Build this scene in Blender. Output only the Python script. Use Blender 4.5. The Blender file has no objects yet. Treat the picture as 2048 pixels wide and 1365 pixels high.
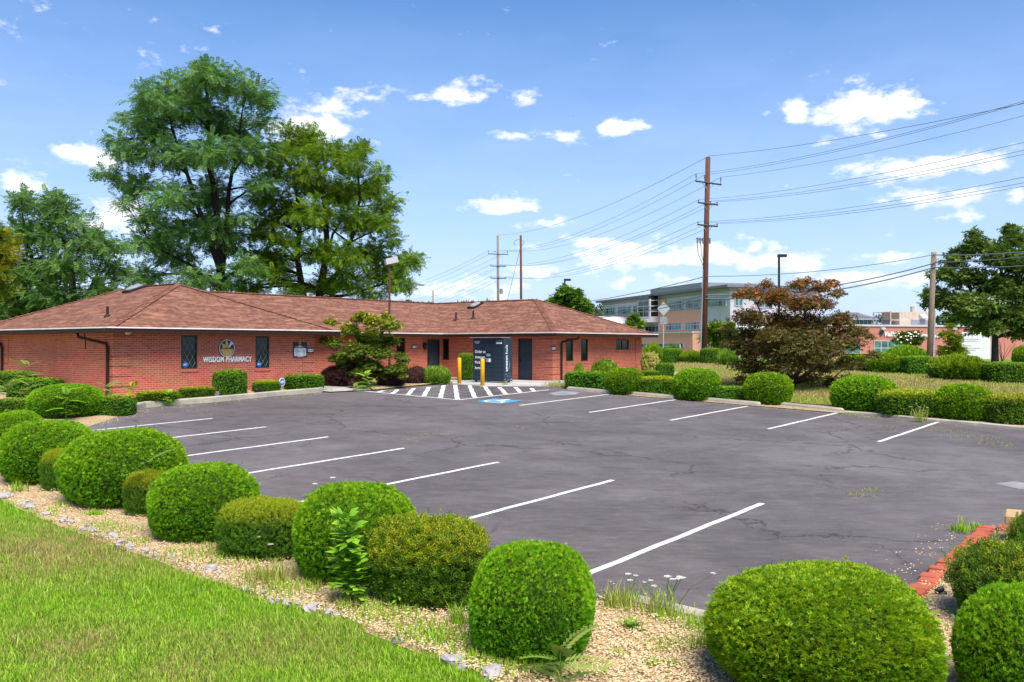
import bpy, math, random
import numpy as np
from mathutils import Vector, Matrix

# ------------------------------------------------------------------ camera, sky, sun
SC = bpy.context.scene
COL = SC.collection
F = 1779.0                      # focal length in photograph pixels (2048 wide)
HX, HY = 1024.0, 690.0          # principal column, horizon row
CAMZ = 3.32                     # camera height above the lot plane at the origin
PA, PB = -0.0137, 0.0419        # slope of the lot plane

cam_d = bpy.data.cameras.new("camera")
cam = bpy.data.objects.new("camera", cam_d); COL.objects.link(cam)
cam.location = (0, 0, CAMZ); cam.rotation_euler = (math.radians(90), 0, 0)
cam_d.sensor_width = 36.0; cam_d.lens = 36.0 * F / 2048.0
cam_d.shift_y = (HY - 682.5) / 2048.0
cam_d.clip_start = 0.1; cam_d.clip_end = 6000
SC.camera = cam

SUN_EL, SUN_AZ = 58.0, 158.0     # degrees; azimuth clockwise from +Y
world = bpy.data.worlds.new("World"); SC.world = world; world.use_nodes = True
wn, wl = world.node_tree.nodes, world.node_tree.links
wn.clear()

def srgb(r, g, b):
    f = lambda c: (c / 12.92 if c <= 0.04045 else ((c + 0.055) / 1.055) ** 2.4)
    return (f(r / 255), f(g / 255), f(b / 255), 1.0)

def build_world():
    out = wn.new("ShaderNodeOutputWorld"); bg = wn.new("ShaderNodeBackground")
    sky = wn.new("ShaderNodeTexSky"); sky.sky_type = 'NISHITA'; sky.sun_disc = False
    sky.sun_elevation = math.radians(SUN_EL); sky.sun_rotation = math.radians(SUN_AZ)
    sky.air_density = 1.0; sky.dust_density = 0.6; sky.ozone_density = 2.6; sky.altitude = 200
    bg.inputs['Strength'].default_value = 0.103
    hs = wn.new("ShaderNodeHueSaturation"); hs.inputs['Saturation'].default_value = 1.3
    hs.inputs['Value'].default_value = 1.0; hs.inputs['Hue'].default_value = 0.505
    wl.new(sky.outputs[0], hs.inputs['Color'])
    tc = wn.new("ShaderNodeTexCoord")
    def M(op, a, b=None, c=None):
        n = wn.new("ShaderNodeMath"); n.operation = op
        for i, v in enumerate((a, b, c)):
            if v is None: continue
            if isinstance(v, (int, float)): n.inputs[i].default_value = v
            else: wl.new(v, n.inputs[i])
        return n.outputs[0]
    sep = wn.new("ShaderNodeSeparateXYZ"); wl.new(tc.outputs['Generated'], sep.inputs[0])
    az = M('ARCTAN2', sep.outputs[0], sep.outputs[1]); el = M('ARCSINE', sep.outputs[2])
    def noise(scale, detail, rough, zstretch):
        mp = wn.new("ShaderNodeMapping"); mp.inputs['Scale'].default_value = (1, 1, zstretch)
        wl.new(tc.outputs['Generated'], mp.inputs['Vector'])
        n = wn.new("ShaderNodeTexNoise"); n.inputs['Scale'].default_value = scale
        n.inputs['Detail'].default_value = detail; n.inputs['Roughness'].default_value = rough
        wl.new(mp.outputs[0], n.inputs['Vector']); return n.outputs['Fac']
    n1 = noise(26, 7, 0.62, 2.2); n2 = noise(9, 4, 0.55, 3.5)
    # cumulus and streaks: azimuth, elevation, half sizes, density
    clouds = [(720,188,46,18,.8),(915,187,80,22,.85),(1040,188,34,17,.75),(615,250,90,55,1.0),(660,262,60,30,.9),
              (1030,274,48,13,.85),(1125,270,48,17,1.),(1232,255,45,17,1.05),(1010,412,70,20,1.05),(1060,447,60,10,.7),
              (1590,220,34,28,.95),(1535,228,18,9,.8),(1728,218,100,36,1.3),(1840,340,150,24,1.0),(1880,397,110,22,1.),
              (1790,402,40,11,.7),(1930,434,60,16,.9),(2035,396,35,17,1.),(1640,288,36,9,.6),(40,368,75,30,1.05),(190,305,80,28,1.),
              (240,430,90,36,.9),(1180,482,50,16,.9),(1330,510,190,30,1.0),(1560,524,150,20,1.),(1760,515,110,14,.75),(1750,556,150,22,.8),
              (940,580,130,26,.7),(1120,540,140,26,.65),(1500,500,90,12,.7),(1290,560,120,22,.5),(1985,545,90,30,.6),(60,40,200,22,.35),(350,95,150,40,.3)]
    acc = None
    for (px, py, rx, ry, d) in clouds:
        a0 = math.atan2(px - HX, F); r = math.hypot((px - HX) / F, 1)
        e0 = math.atan2((HY - py) / F, r)
        ra = rx / F / (r * r) * 1.25; re = ry / F / r * 1.3
        dx = M('MULTIPLY', M('SUBTRACT', az, a0), 1 / ra)
        dy = M('MULTIPLY', M('SUBTRACT', el, e0), 1 / re)
        q = M('ADD', M('MULTIPLY', dx, dx), M('MULTIPLY', dy, dy))
        g = M('MULTIPLY', M('POWER', 2.718, M('MULTIPLY', q, -1.1)), d)
        acc = g if acc is None else M('MAXIMUM', acc, g)
    # loose cloud field that carries the same kind of sky on outside the frame
    out_w = M('MULTIPLY', M('SUBTRACT', M('ABSOLUTE', az), 0.62), 3.0)
    out_w = M('MINIMUM', M('MAXIMUM', out_w, 0.0), 1.0)
    gen = M('MULTIPLY', M('MULTIPLY', M('SUBTRACT', n2, 0.47), 3.5), out_w)
    acc = M('MAXIMUM', acc, gen)
    m = M('ADD', acc, M('MULTIPLY', M('SUBTRACT', n1, 0.52), 2.7))
    mr = wn.new("ShaderNodeMapRange"); mr.interpolation_type = 'SMOOTHSTEP'
    mr.inputs['From Min'].default_value = 0.33; mr.inputs['From Max'].default_value = 0.95
    wl.new(m, mr.inputs['Value'])
    up = wn.new("ShaderNodeMapRange"); up.inputs['From Min'].default_value = 0.0; up.inputs['From Max'].default_value = 0.03
    wl.new(el, up.inputs['Value'])
    fac = M('MULTIPLY', M('MULTIPLY', mr.outputs[0], up.outputs[0]), 0.93)
    # thin high veil, stronger near the horizon
    veil = wn.new("ShaderNodeMapRange"); veil.inputs['From Min'].default_value = 0.42; veil.inputs['From Max'].default_value = 0.0
    veil.inputs['To Min'].default_value = 0.0; veil.inputs['To Max'].default_value = 0.82
    wl.new(el, veil.inputs['Value'])
    vf = M('MULTIPLY', veil.outputs[0], M('ADD', 0.55, M('MULTIPLY', n2, 0.9)))
    mv = wn.new("ShaderNodeMixRGB"); mv.inputs['Color2'].default_value = (3.5, 4.45, 6.9, 1)
    wl.new(vf, mv.inputs['Fac']); wl.new(hs.outputs[0], mv.inputs['Color1'])
    mx = wn.new("ShaderNodeMixRGB"); mx.inputs['Color2'].default_value = (6.6, 6.7, 6.9, 1)
    wl.new(fac, mx.inputs['Fac']); wl.new(mv.outputs[0], mx.inputs['Color1'])
    wl.new(mx.outputs[0], bg.inputs['Color']); wl.new(bg.outputs[0], out.inputs[0])
build_world()

sun_d = bpy.data.lights.new("sun", 'SUN'); sun_d.energy = 3.9; sun_d.angle = math.radians(38.0)
sun_d.color = (1.0, 0.955, 0.88)
sun = bpy.data.objects.new("sun", sun_d); COL.objects.link(sun)
_el, _az = math.radians(SUN_EL), math.radians(SUN_AZ)
sdir = Vector((math.sin(_az) * math.cos(_el), math.cos(_az) * math.cos(_el), math.sin(_el)))
sun.rotation_euler = sdir.to_track_quat('Z', 'Y').to_euler()
sun.location = (30, 10, 60)
SC.view_settings.view_transform = 'Standard'; SC.view_settings.look = 'None'
SC.view_settings.exposure = 0.82; SC.view_settings.gamma = 1.0
SC.view_settings.use_curve_mapping = False
SC.cycles.max_bounces = 6; SC.cycles.diffuse_bounces = 3; SC.cycles.transparent_max_bounces = 4
SC.cycles.use_denoising = True

# ------------------------------------------------------------------ helpers
R = np.random.default_rng(7)
random.seed(5)

def plane_z(x, y): return PA * x + PB * y
def smooth(a, b, t):
    t = np.clip((np.asarray(t, float) - a) / (b - a), 0, 1); return t * t * (3 - 2 * t)
def gz(x, y):
    """height of the ground"""
    x = np.asarray(x, float); y = np.asarray(y, float)
    p = plane_z(np.clip(x, -45, 45), y)
    cap = 1.62 + smooth(5, 13, x) * 0.75
    z = np.minimum(p, cap)
    k = smooth(54, 72, y)
    return z * (1 - k) + 1.2 * k
def P(px, py, lift=0.0):
    """point of the lot plane seen at a photograph pixel"""
    r = (px - HX) / F
    y = CAMZ / ((py - HY) / F + PA * r + PB)
    x = r * y
    return Vector((x, y, float(gz(x, y)) + lift))
def AT(px, py, Y):
    return Vector(((px - HX) / F * Y, Y, CAMZ + (HY - py) / F * Y))

OX, OY = -13.0, 29.0
BANG = math.atan2(0.7803, 0.6254)
UU = Vector((math.cos(BANG), math.sin(BANG), 0)); VV = Vector((-math.sin(BANG), math.cos(BANG), 0))
def UV2W(u, v, z=None):
    p = Vector((OX, OY, 0)) + UU * u + VV * v
    p.z = float(gz(p.x, p.y)) if z is None else z
    return p
def W2UV(p):
    d = Vector((p[0] - OX, p[1] - OY, 0)); return d.dot(UU), d.dot(VV)
def wall(px, py, axis, val):
    """(position along the wall, height) of a pixel on a building wall u=val or v=val"""
    r = (px - HX) / F
    if axis == 'v':
        ax, ay = OX + VV.x * val, OY + VV.y * val; d = UU
    else:
        ax, ay = OX + UU.x * val, OY + UU.y * val; d = VV
    s = (r * ay - ax) / (d.x - r * d.y)
    Y = ay + d.y * s
    return s, CAMZ + (HY - py) / F * Y

def props(o, label=None, cat=None, group=None, kind=None):
    if label: o['label'] = label
    if cat: o['category'] = cat
    if group: o['group'] = group
    if kind: o['kind'] = kind
    return o
def link(o, parent=None):
    COL.objects.link(o)
    if parent is not None: o.parent = parent
    return o
def empty(name, loc, rz=0.0, **k):
    o = bpy.data.objects.new(name, None); link(o); o.location = loc; o.rotation_euler = (0, 0, rz)
    o.empty_display_size = 0.2
    return props(o, **k)

def set_uv(me):
    """metre UVs: across and up each face"""
    n = len(me.loops)
    uvl = me.uv_layers.new(name="UVMap")
    arr = np.zeros((n, 2), np.float32)
    for p in me.polygons:
        nn = p.normal
        if abs(nn.z) > 0.985: h, up = Vector((1, 0, 0)), Vector((0, 1, 0))
        else:
            h = Vector((0, 0, 1)).cross(nn).normalized(); up = nn.cross(h)
        for li in p.loop_indices:
            co = me.vertices[me.loops[li].vertex_index].co
            arr[li] = (co.dot(h), co.dot(up))
    uvl.data.foreach_set('uv', arr.ravel())

class MB:
    def __init__(self): self.v, self.f, self.m = [], [], []; self.cur = 0
    def add(self, vs, fs):
        b = len(self.v); self.v += [tuple(x) for x in vs]
        self.f += [tuple(i + b for i in f) for f in fs]; self.m += [self.cur] * len(fs); return self
    def poly(self, pts): return self.add(pts, [tuple(range(len(pts)))])
    def box(self, x0, x1, y0, y1, z0, z1):
        return self.add([(x0,y0,z0),(x1,y0,z0),(x1,y1,z0),(x0,y1,z0),(x0,y0,z1),(x1,y0,z1),(x1,y1,z1),(x0,y1,z1)],
                        [(3,2,1,0),(4,5,6,7),(0,1,5,4),(1,2,6,5),(2,3,7,6),(3,0,4,7)])
    def bbox(self, x0, x1, y0, y1, z0, z1, b=0.01):
        """box with chamfered vertical and top edges"""
        def ring(z, i): return [(x0+i+b,y0+i,z),(x1-i-b,y0+i,z),(x1-i,y0+i+b,z),(x1-i,y1-i-b,z),(x1-i-b,y1-i,z),(x0+i+b,y1-i,z),(x0+i,y1-i-b,z),(x0+i,y0+i+b,z)]
        vs = ring(z0, 0) + ring(z1 - b, 0) + ring(z1, b)
        fs = [tuple(range(7, -1, -1)), tuple(range(16, 24))]
        for k in (0, 8):
            for i in range(8): fs.append((k+i, k+(i+1) % 8, k+8+(i+1) % 8, k+8+i))
        return self.add(vs, fs)
    def tube(self, pts, rad, n=8, cap=True):
        pts = [Vector(p) for p in pts]
        if not hasattr(rad, '__len__'): rad = [rad] * len(pts)
        vs, fs = [], []; ref = None
        for i, p in enumerate(pts):
            d = (pts[min(i+1, len(pts)-1)] - pts[max(i-1, 0)])
            d = d.normalized() if d.length > 1e-9 else Vector((0, 0, 1))
            if ref is None: ref = Vector((1, 0, 0)) if abs(d.x) < 0.8 else Vector((0, 1, 0))
            a = (ref - d * ref.dot(d)).normalized(); b = d.cross(a); ref = a
            for k in range(n):
                t = 2 * math.pi * k / n
                vs.append(p + (a * math.cos(t) + b * math.sin(t)) * rad[i])
        for i in range(len(pts) - 1):
            for k in range(n):
                fs.append((i*n+k, i*n+(k+1) % n, (i+1)*n+(k+1) % n, (i+1)*n+k))
        if cap: fs.append(tuple(range(n-1, -1, -1))); fs.append(tuple((len(pts)-1)*n+k for k in range(n)))
        return self.add(vs, fs)
    def lathe(self, prof, c=(0, 0, 0), n=16):
        vs, fs = [], []
        for r, z in prof:
            for k in range(n):
                t = 2 * math.pi * k / n; vs.append((c[0] + r * math.cos(t), c[1] + r * math.sin(t), c[2] + z))
        for i in range(len(prof) - 1):
            for k in range(n): fs.append((i*n+k, i*n+(k+1) % n, (i+1)*n+(k+1) % n, (i+1)*n+k))
        fs.append(tuple(range(n-1, -1, -1))); fs.append(tuple((len(prof)-1)*n+k for k in range(n)))
        return self.add(vs, fs)
    def xf(self, M, start=0):
        for i in range(start, len(self.v)): self.v[i] = tuple(M @ Vector(self.v[i]))
        return self
    def mesh(self, name, mats, uv=False, smooth_=False):
        me = bpy.data.meshes.new(name); me.from_pydata(self.v, [], self.f)
        for m in (mats if isinstance(mats, (list, tuple)) else [mats]): me.materials.append(m)
        if len(me.materials) > 1: me.polygons.foreach_set('material_index', self.m)
        if smooth_: me.polygons.foreach_set('use_smooth', [True] * len(self.f))
        me.update()
        if uv: set_uv(me)
        return me
    def obj(self, name, mats, parent=None, uv=False, smooth_=False, **k):
        o = bpy.data.objects.new(name, self.mesh(name, mats, uv, smooth_)); link(o, parent)
        return props(o, **k)

def npmesh(name, verts, tris, mats, attrs=None, mat_idx=None):
    me = bpy.data.meshes.new(name)
    verts = np.ascontiguousarray(verts, np.float32); tris = np.ascontiguousarray(tris, np.int32)
    me.vertices.add(len(verts)); me.vertices.foreach_set('co', verts.ravel())
    me.loops.add(tris.size); me.loops.foreach_set('vertex_index', tris.ravel())
    me.polygons.add(len(tris)); me.polygons.foreach_set('loop_start', np.arange(0, tris.size, 3, dtype=np.int32))
    try: me.polygons.foreach_set('loop_total', np.full(len(tris), 3, np.int32))
    except Exception: pass
    for m in mats: me.materials.append(m)
    if mat_idx is not None: me.polygons.foreach_set('material_index', np.ascontiguousarray(mat_idx, np.int32))
    for k, a in (attrs or {}).items():
        at = me.attributes.new(k, 'FLOAT', 'POINT'); at.data.foreach_set('value', np.ascontiguousarray(a, np.float32))
    me.update(calc_edges=True); me.validate()
    return me

# ------------------------------------------------------------------ materials
class NT:
    def __init__(self, name, rough=0.8, spec=0.3):
        self.m = bpy.data.materials.new(name); self.m.use_nodes = True
        self.n, self.l = self.m.node_tree.nodes, self.m.node_tree.links
        self.p = self.n['Principled BSDF']; self.p.inputs['Roughness'].default_value = rough
        self.p.inputs['Specular IOR Level'].default_value = spec
        self.tc = self.n.new("ShaderNodeTexCoord")
    def put(self, v, sock):
        if isinstance(v, (int, float)): sock.default_value = v
        elif isinstance(v, tuple): sock.default_value = v if len(v) == 4 or sock.type == 'VECTOR' else (*v, 1)
        else: self.l.new(v, sock)
    def vec(self, kind='Object', scale=(1, 1, 1), rot=(0, 0, 0)):
        mp = self.n.new("ShaderNodeMapping"); mp.inputs['Scale'].default_value = scale; mp.inputs['Rotation'].default_value = rot
        self.l.new(self.tc.outputs[kind], mp.inputs[0]); return mp.outputs[0]
    def noise(self, scale, detail=4, rough=0.55, vec=None, dist=0):
        n = self.n.new("ShaderNodeTexNoise"); n.inputs['Scale'].default_value = scale; n.inputs['Detail'].default_value = detail
        n.inputs['Roughness'].default_value = rough; n.inputs['Distortion'].default_value = dist
        self.l.new(vec or self.tc.outputs['Object'], n.inputs['Vector']); return n.outputs['Fac']
    def voro(self, scale, vec=None, feature='F1', out='Distance', rnd=1):
        n = self.n.new("ShaderNodeTexVoronoi"); n.feature = feature; n.inputs['Scale'].default_value = scale
        n.inputs['Randomness'].default_value = rnd
        self.l.new(vec or self.tc.outputs['Object'], n.inputs['Vector']); return n.outputs[out]
    def math(self, op, a, b=None, c=None):
        n = self.n.new("ShaderNodeMath"); n.operation = op
        for i, v in enumerate((a, b, c)):
            if v is not None: self.put(v, n.inputs[i])
        return n.outputs[0]
    def ramp(self, fac, stops):
        n = self.n.new("ShaderNodeValToRGB"); e = n.color_ramp.elements
        while len(e) < len(stops): e.new(0.5)
        for i, (p, c) in enumerate(stops): e[i].position = p; e[i].color = c if len(c) == 4 else (*c, 1)
        self.put(fac, n.inputs[0]); return n.outputs[0]
    def rng(self, v, a, b, c=0, d=1):
        n = self.n.new("ShaderNodeMapRange"); n.inputs[1].default_value = a; n.inputs[2].default_value = b
        n.inputs[3].default_value = c; n.inputs[4].default_value = d; self.put(v, n.inputs[0]); return n.outputs[0]
    def mix(self, fac, a, b, mode='MIX'):
        n = self.n.new("ShaderNodeMixRGB"); n.blend_type = mode
        self.put(fac, n.inputs[0]); self.put(a, n.inputs[1]); self.put(b, n.inputs[2]); return n.outputs[0]
    def attr(self, name):
        n = self.n.new("ShaderNodeAttribute"); n.attribute_name = name; return n.outputs['Fac']
    def objrand(self): return self.n.new("ShaderNodeObjectInfo").outputs['Random']
    def col(self, c): self.put(c, self.p.inputs['Base Color']); return self
    def bump(self, h, strength=0.4, dist=0.02):
        b = self.n.new("ShaderNodeBump"); b.inputs['Strength'].default_value = strength; b.inputs['Distance'].default_value = dist
        self.put(h, b.inputs['Height']); self.l.new(b.outputs[0], self.p.inputs['Normal']); return self
    def transl(self, c, fac=0.25):
        t = self.n.new("ShaderNodeBsdfTranslucent"); self.put(c, t.inputs[0])
        mx = self.n.new("ShaderNodeMixShader"); mx.inputs[0].default_value = fac
        self.l.new(self.p.outputs[0], mx.inputs[1]); self.l.new(t.outputs[0], mx.inputs[2])
        self.l.new(mx.outputs[0], self.n['Material Output'].inputs[0]); return self

def plain(name, c, rough=0.6, spec=0.3, var=0.12, scale=3.0, metal=0.0, bump=0.0):
    t = NT(name, rough, spec)
    nz = t.noise(scale, 5, 0.6)
    lo = tuple(x * (1 - var) for x in c[:3]); hi = tuple(min(1, x * (1 + var)) for x in c[:3])
    t.col(t.ramp(nz, [(0.3, lo), (0.7, hi)])); t.p.inputs['Metallic'].default_value = metal
    if bump: t.bump(t.noise(scale * 14, 4), bump, 0.01)
    return t.m

def leafmat(name, stops, tipcol=None, transl=0.3, rough=0.55):
    t = NT(name, rough, 0.25)
    v = t.attr('var'); c = t.ramp(v, stops)
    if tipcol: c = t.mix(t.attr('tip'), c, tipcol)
    rnd = t.objrand()
    hv = t.n.new("ShaderNodeHueSaturation"); t.put(t.rng(rnd, 0, 1, 0.488, 0.51), hv.inputs['Hue'])
    t.put(t.rng(rnd, 0, 1, 0.9, 1.1), hv.inputs['Value']); t.put(c, hv.inputs['Color'])
    c = hv.outputs[0]
    t.col(c); t.transl(c, transl); return t.m

def brickmat(name, c1, c2, cm, bw=0.21, rh=0.072, mortar=0.011, dark=0.25):
    t = NT(name, 0.9, 0.15)
    b = t.n.new("ShaderNodeTexBrick"); t.l.new(t.tc.outputs['UV'], b.inputs['Vector'])
    b.inputs['Scale'].default_value = 1; b.inputs['Brick Width'].default_value = bw; b.inputs['Row Height'].default_value = rh
    b.inputs['Mortar Size'].default_value = mortar; b.inputs['Mortar Smooth'].default_value = 0.15; b.inputs['Bias'].default_value = -0.15
    uvn = t.noise(2.2, 5, 0.65, t.tc.outputs['UV'])
    mp = t.n.new("ShaderNodeMapping"); mp.inputs['Scale'].default_value = (1 / bw / 0.9, 1 / rh, 1); t.l.new(t.tc.outputs['UV'], mp.inputs[0])
    wn_ = t.n.new("ShaderNodeTexWhiteNoise"); wn_.noise_dimensions = '2D'
    fl = t.n.new("ShaderNodeVectorMath"); fl.operation = 'FLOOR'; t.l.new(mp.outputs[0], fl.inputs[0]); t.l.new(fl.outputs[0], wn_.inputs['Vector'])
    d = t.rng(wn_.outputs['Value'], 0.80, 0.95, 0, dark * 1.6)
    t.put(c1, b.inputs['Color1']); t.put(c2, b.inputs['Color2']); t.put(cm, b.inputs['Mortar'])
    wm = t.n.new("ShaderNodeMapping"); wm.inputs['Scale'].default_value = (1.6, .28, 1); t.l.new(t.tc.outputs['UV'], wm.inputs[0])
    stn = t.noise(1.0, 5, .65, wm.outputs[0])
    c = t.mix(t.rng(uvn, 0.35, 0.75, 0, dark), b.outputs['Color'], tuple(x * 0.6 for x in c1[:3]))
    c = t.mix(t.math('MULTIPLY', d, t.math('SUBTRACT', 1.0, b.outputs['Fac'])), c, tuple(x * 0.35 for x in c1[:3]))
    c = t.mix(t.rng(stn, .52, .74, 0, dark * 1.3), c, (c1[0] * .62, c1[1] * .75, c1[2] * .8)); c = t.mix(t.rng(stn, .45, .28, 0, dark), c, (c2[0] * 1.05, c2[1] * 1.35, c2[2] * 1.4))
    t.col(c); t.bump(t.math('ADD', t.math('MULTIPLY', b.outputs['Fac'], -1.0), t.math('MULTIPLY', t.noise(60, 3, 0.6, t.tc.outputs['UV']), 0.3)), 0.6, 0.006)
    return t.m

MT = {}
MT['brick'] = brickmat('red_brick', (.50, .098, .050), (.60, .145, .080), (.54, .29, .21))
MT['salmon'] = brickmat('salmon_brick', (.76, .33, .22), (.80, .37, .26), (.72, .42, .32), dark=0.1)
MT['pinkbrick'] = brickmat('pink_brick', (.50, .165, .13), (.55, .20, .16), (.50, .25, .2), dark=0.1)

def shingle_mat():
    t = NT('brown_shingles', 0.92, 0.12)
    b = t.n.new("ShaderNodeTexBrick"); t.l.new(t.tc.outputs['UV'], b.inputs['Vector'])
    b.inputs['Scale'].default_value = 1; b.inputs['Brick Width'].default_value = 0.31; b.inputs['Row Height'].default_value = 0.135
    b.inputs['Mortar Size'].default_value = 0.0105; b.inputs['Mortar Smooth'].default_value = 0.4
    t.put((.17, .070, .045), b.inputs['Color1']); t.put((.27, .122, .08), b.inputs['Color2']); t.put((.055, .03, .025), b.inputs['Mortar'])
    uv = t.tc.outputs['UV']
    mp = t.n.new("ShaderNodeMapping"); mp.inputs['Scale'].default_value = (1 / 0.155, 1 / 0.135, 1); t.l.new(uv, mp.inputs[0])
    fl = t.n.new("ShaderNodeVectorMath"); fl.operation = 'FLOOR'; t.l.new(mp.outputs[0], fl.inputs[0])
    w = t.n.new("ShaderNodeTexWhiteNoise"); w.noise_dimensions = '2D'; t.l.new(fl.outputs[0], w.inputs['Vector'])
    c = t.mix(t.rng(w.outputs['Value'], .52, .85, 0, .8), b.outputs['Color'], (.085, .034, .024))
    c = t.mix(t.rng(w.outputs['Value'], .0, .2, .35, 0), c, (.38, .18, .12))
    mp2 = t.n.new("ShaderNodeMapping"); mp2.inputs['Scale'].default_value = (.9, 3.4, 1); t.l.new(uv, mp2.inputs[0])
    st = t.noise(1.0, 5, .7, mp2.outputs[0])
    c = t.mix(t.rng(st, .50, .62, 0, .75), c, (.105, .042, .030)); c = t.mix(t.rng(st, .48, .36, 0, .55), c, (.44, .21, .14))
    c = t.mix(.25, c, t.ramp(t.noise(220, 2, .6, uv), [(.3, (.10, .045, .03)), (.7, (.40, .19, .13))]))
    t.col(c)
    # each course rises towards its lower edge
    sp = t.n.new("ShaderNodeSeparateXYZ"); t.l.new(uv, sp.inputs[0])
    saw = t.math('FRACT', t.math('MULTIPLY', sp.outputs[1], 1 / 0.135))
    h = t.math('ADD', t.math('MULTIPLY', saw, -1.0), t.math('MULTIPLY', w.outputs['Value'], .5))
    t.bump(h, 0.8, 0.012); return t.m
MT['shingle'] = shingle_mat()

def asphalt_mat():
    t = NT('worn_asphalt', 0.88, 0.25)
    o = t.tc.outputs['Object']
    big = t.noise(.16, 5, .6, o, .6); mid = t.noise(.9, 6, .65, o, .3); fine = t.noise(55, 3, .7, o); spk = t.noise(190, 2, .6, o)
    streak = t.noise(1.0, 5, .6, t.vec('Object', (.35, 2.2, 1), (0, 0, -BANG - .4)))
    c = t.ramp(t.math('ADD', t.math('MULTIPLY', big, .6), t.math('MULTIPLY', mid, .4)), [(.36, (.094, .078, .077)), (.48, (.130, .110, .108)), (.56, (.163, .140, .137)), (.66, (.210, .184, .179))])
    mot = t.noise(1.0, 8, .78, t.vec('Object', (3.0, 9.0, 1), (0, 0, .25)))
    c = t.mix(t.rng(mot, .50, .68, 0, .36), c, (.058, .049, .051)); c = t.mix(t.rng(mot, .48, .32, 0, .45), c, (.24, .21, .21))
    c = t.mix(t.rng(streak, .5, .75, 0, .38), c, (.205, .178, .178))
    c = t.mix(t.rng(fine, .35, .75, .4, 0), c, (.035, .030, .032))
    c = t.mix(t.rng(spk, .6, .78, 0, .4), c, (.30, .285, .285))
    # cracks
    wv = t.n.new("ShaderNodeVectorMath"); wv.operation = 'ADD'
    nz = t.n.new("ShaderNodeTexNoise"); nz.inputs['Scale'].default_value = .8; nz.inputs['Detail'].default_value = 7; nz.inputs['Roughness'].default_value = .68
    t.l.new(o, nz.inputs['Vector'])
    sc = t.n.new("ShaderNodeVectorMath"); sc.operation = 'SCALE'; sc.inputs[3].default_value = 1.6; t.l.new(nz.outputs['Color'], sc.inputs[0])
    t.l.new(o, wv.inputs[0]); t.l.new(sc.outputs[0], wv.inputs[1])
    e1 = t.voro(.20, wv.outputs[0], 'DISTANCE_TO_EDGE'); e2 = t.voro(.55, wv.outputs[0], 'DISTANCE_TO_EDGE')
    k1 = t.math('MULTIPLY', t.rng(e1, .0025, .0075, 1, 0), t.rng(t.noise(.3, 3, .5, o), .44, .54, 0, 1))
    k2 = t.math('MULTIPLY', t.rng(e2, .002, .009, .8, 0), t.rng(t.noise(.42, 3, .5, t.vec('Object', (1, 1, 1), (0, 0, 1.3))), .55, .62, 0, 1))
    k = t.math('MINIMUM', 1.0, t.math('MAXIMUM', k1, k2))
    c = t.mix(t.math('MULTIPLY', k, .62), c, (.028, .025, .026))
    dust = t.math('MULTIPLY', t.rng(t.noise(.5, 5, .7, t.vec('Object', (1, 1, 1), (0, 0, 2.2))), .58, .78, 0, .35), t.rng(fine, .4, .6, .4, 1))
    c = t.mix(dust, c, (.27, .235, .23))
    t.col(c)
    t.bump(t.math('ADD', t.math('MULTIPLY', spk, .5), t.math('ADD', fine, t.math('MULTIPLY', k, -2.0))), .55, .008); return t.m
MT['asphalt'] = asphalt_mat()

def paint_mat(name, c, wear=.5):
    t = NT(name, .75, .3)
    w = t.math('ADD', t.math('MULTIPLY', t.noise(5, 6, .7), .5), t.math('MULTIPLY', t.noise(40, 4, .7), .5))
    t.col(t.mix(t.rng(w, .47, .64, 0, wear), c, (.15, .135, .138))); t.bump(t.noise(90, 3), .3, .004); return t.m
MT['line'] = paint_mat('white_road_paint', (.76, .75, .72, 1), .7)
MT['blue_paint'] = paint_mat('blue_road_paint', (.06, .30, .50, 1), .6)
MT['white_paint2'] = paint_mat('white_symbol_paint', (.74, .78, .8, 1), .8)

def ground_mat():
    t = NT('grass_ground', .95, .1)
    o = t.tc.outputs['Object']
    dryn = t.noise(.22, 4, .6, o); mid = t.noise(1.8, 5, .65, o); fine = t.noise(38, 4, .7, o)
    green = t.ramp(fine, [(.3, (.07, .16, .008)), (.7, (.17, .31, .02))])
    dry = t.ramp(fine, [(.3, (.16, .12, .035)), (.7, (.36, .28, .10))])
    sp = t.n.new("ShaderNodeSeparateXYZ"); t.l.new(o, sp.inputs[0])
    right = t.math('MULTIPLY', t.rng(sp.outputs[0], 4, 9, 0, 1), t.rng(sp.outputs[1], 70, 56, 0, 1))
    k = t.math('ADD', t.math('MULTIPLY', right, .8), t.rng(t.math('ADD', t.math('MULTIPLY', dryn, .7), t.math('MULTIPLY', mid, .3)), .47, .6, 0, .5))
    t.col(t.mix(t.math('MINIMUM', k, 1.0), green, dry)); t.bump(fine, .8, .04); return t.m
MT['ground'] = ground_mat()

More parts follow.
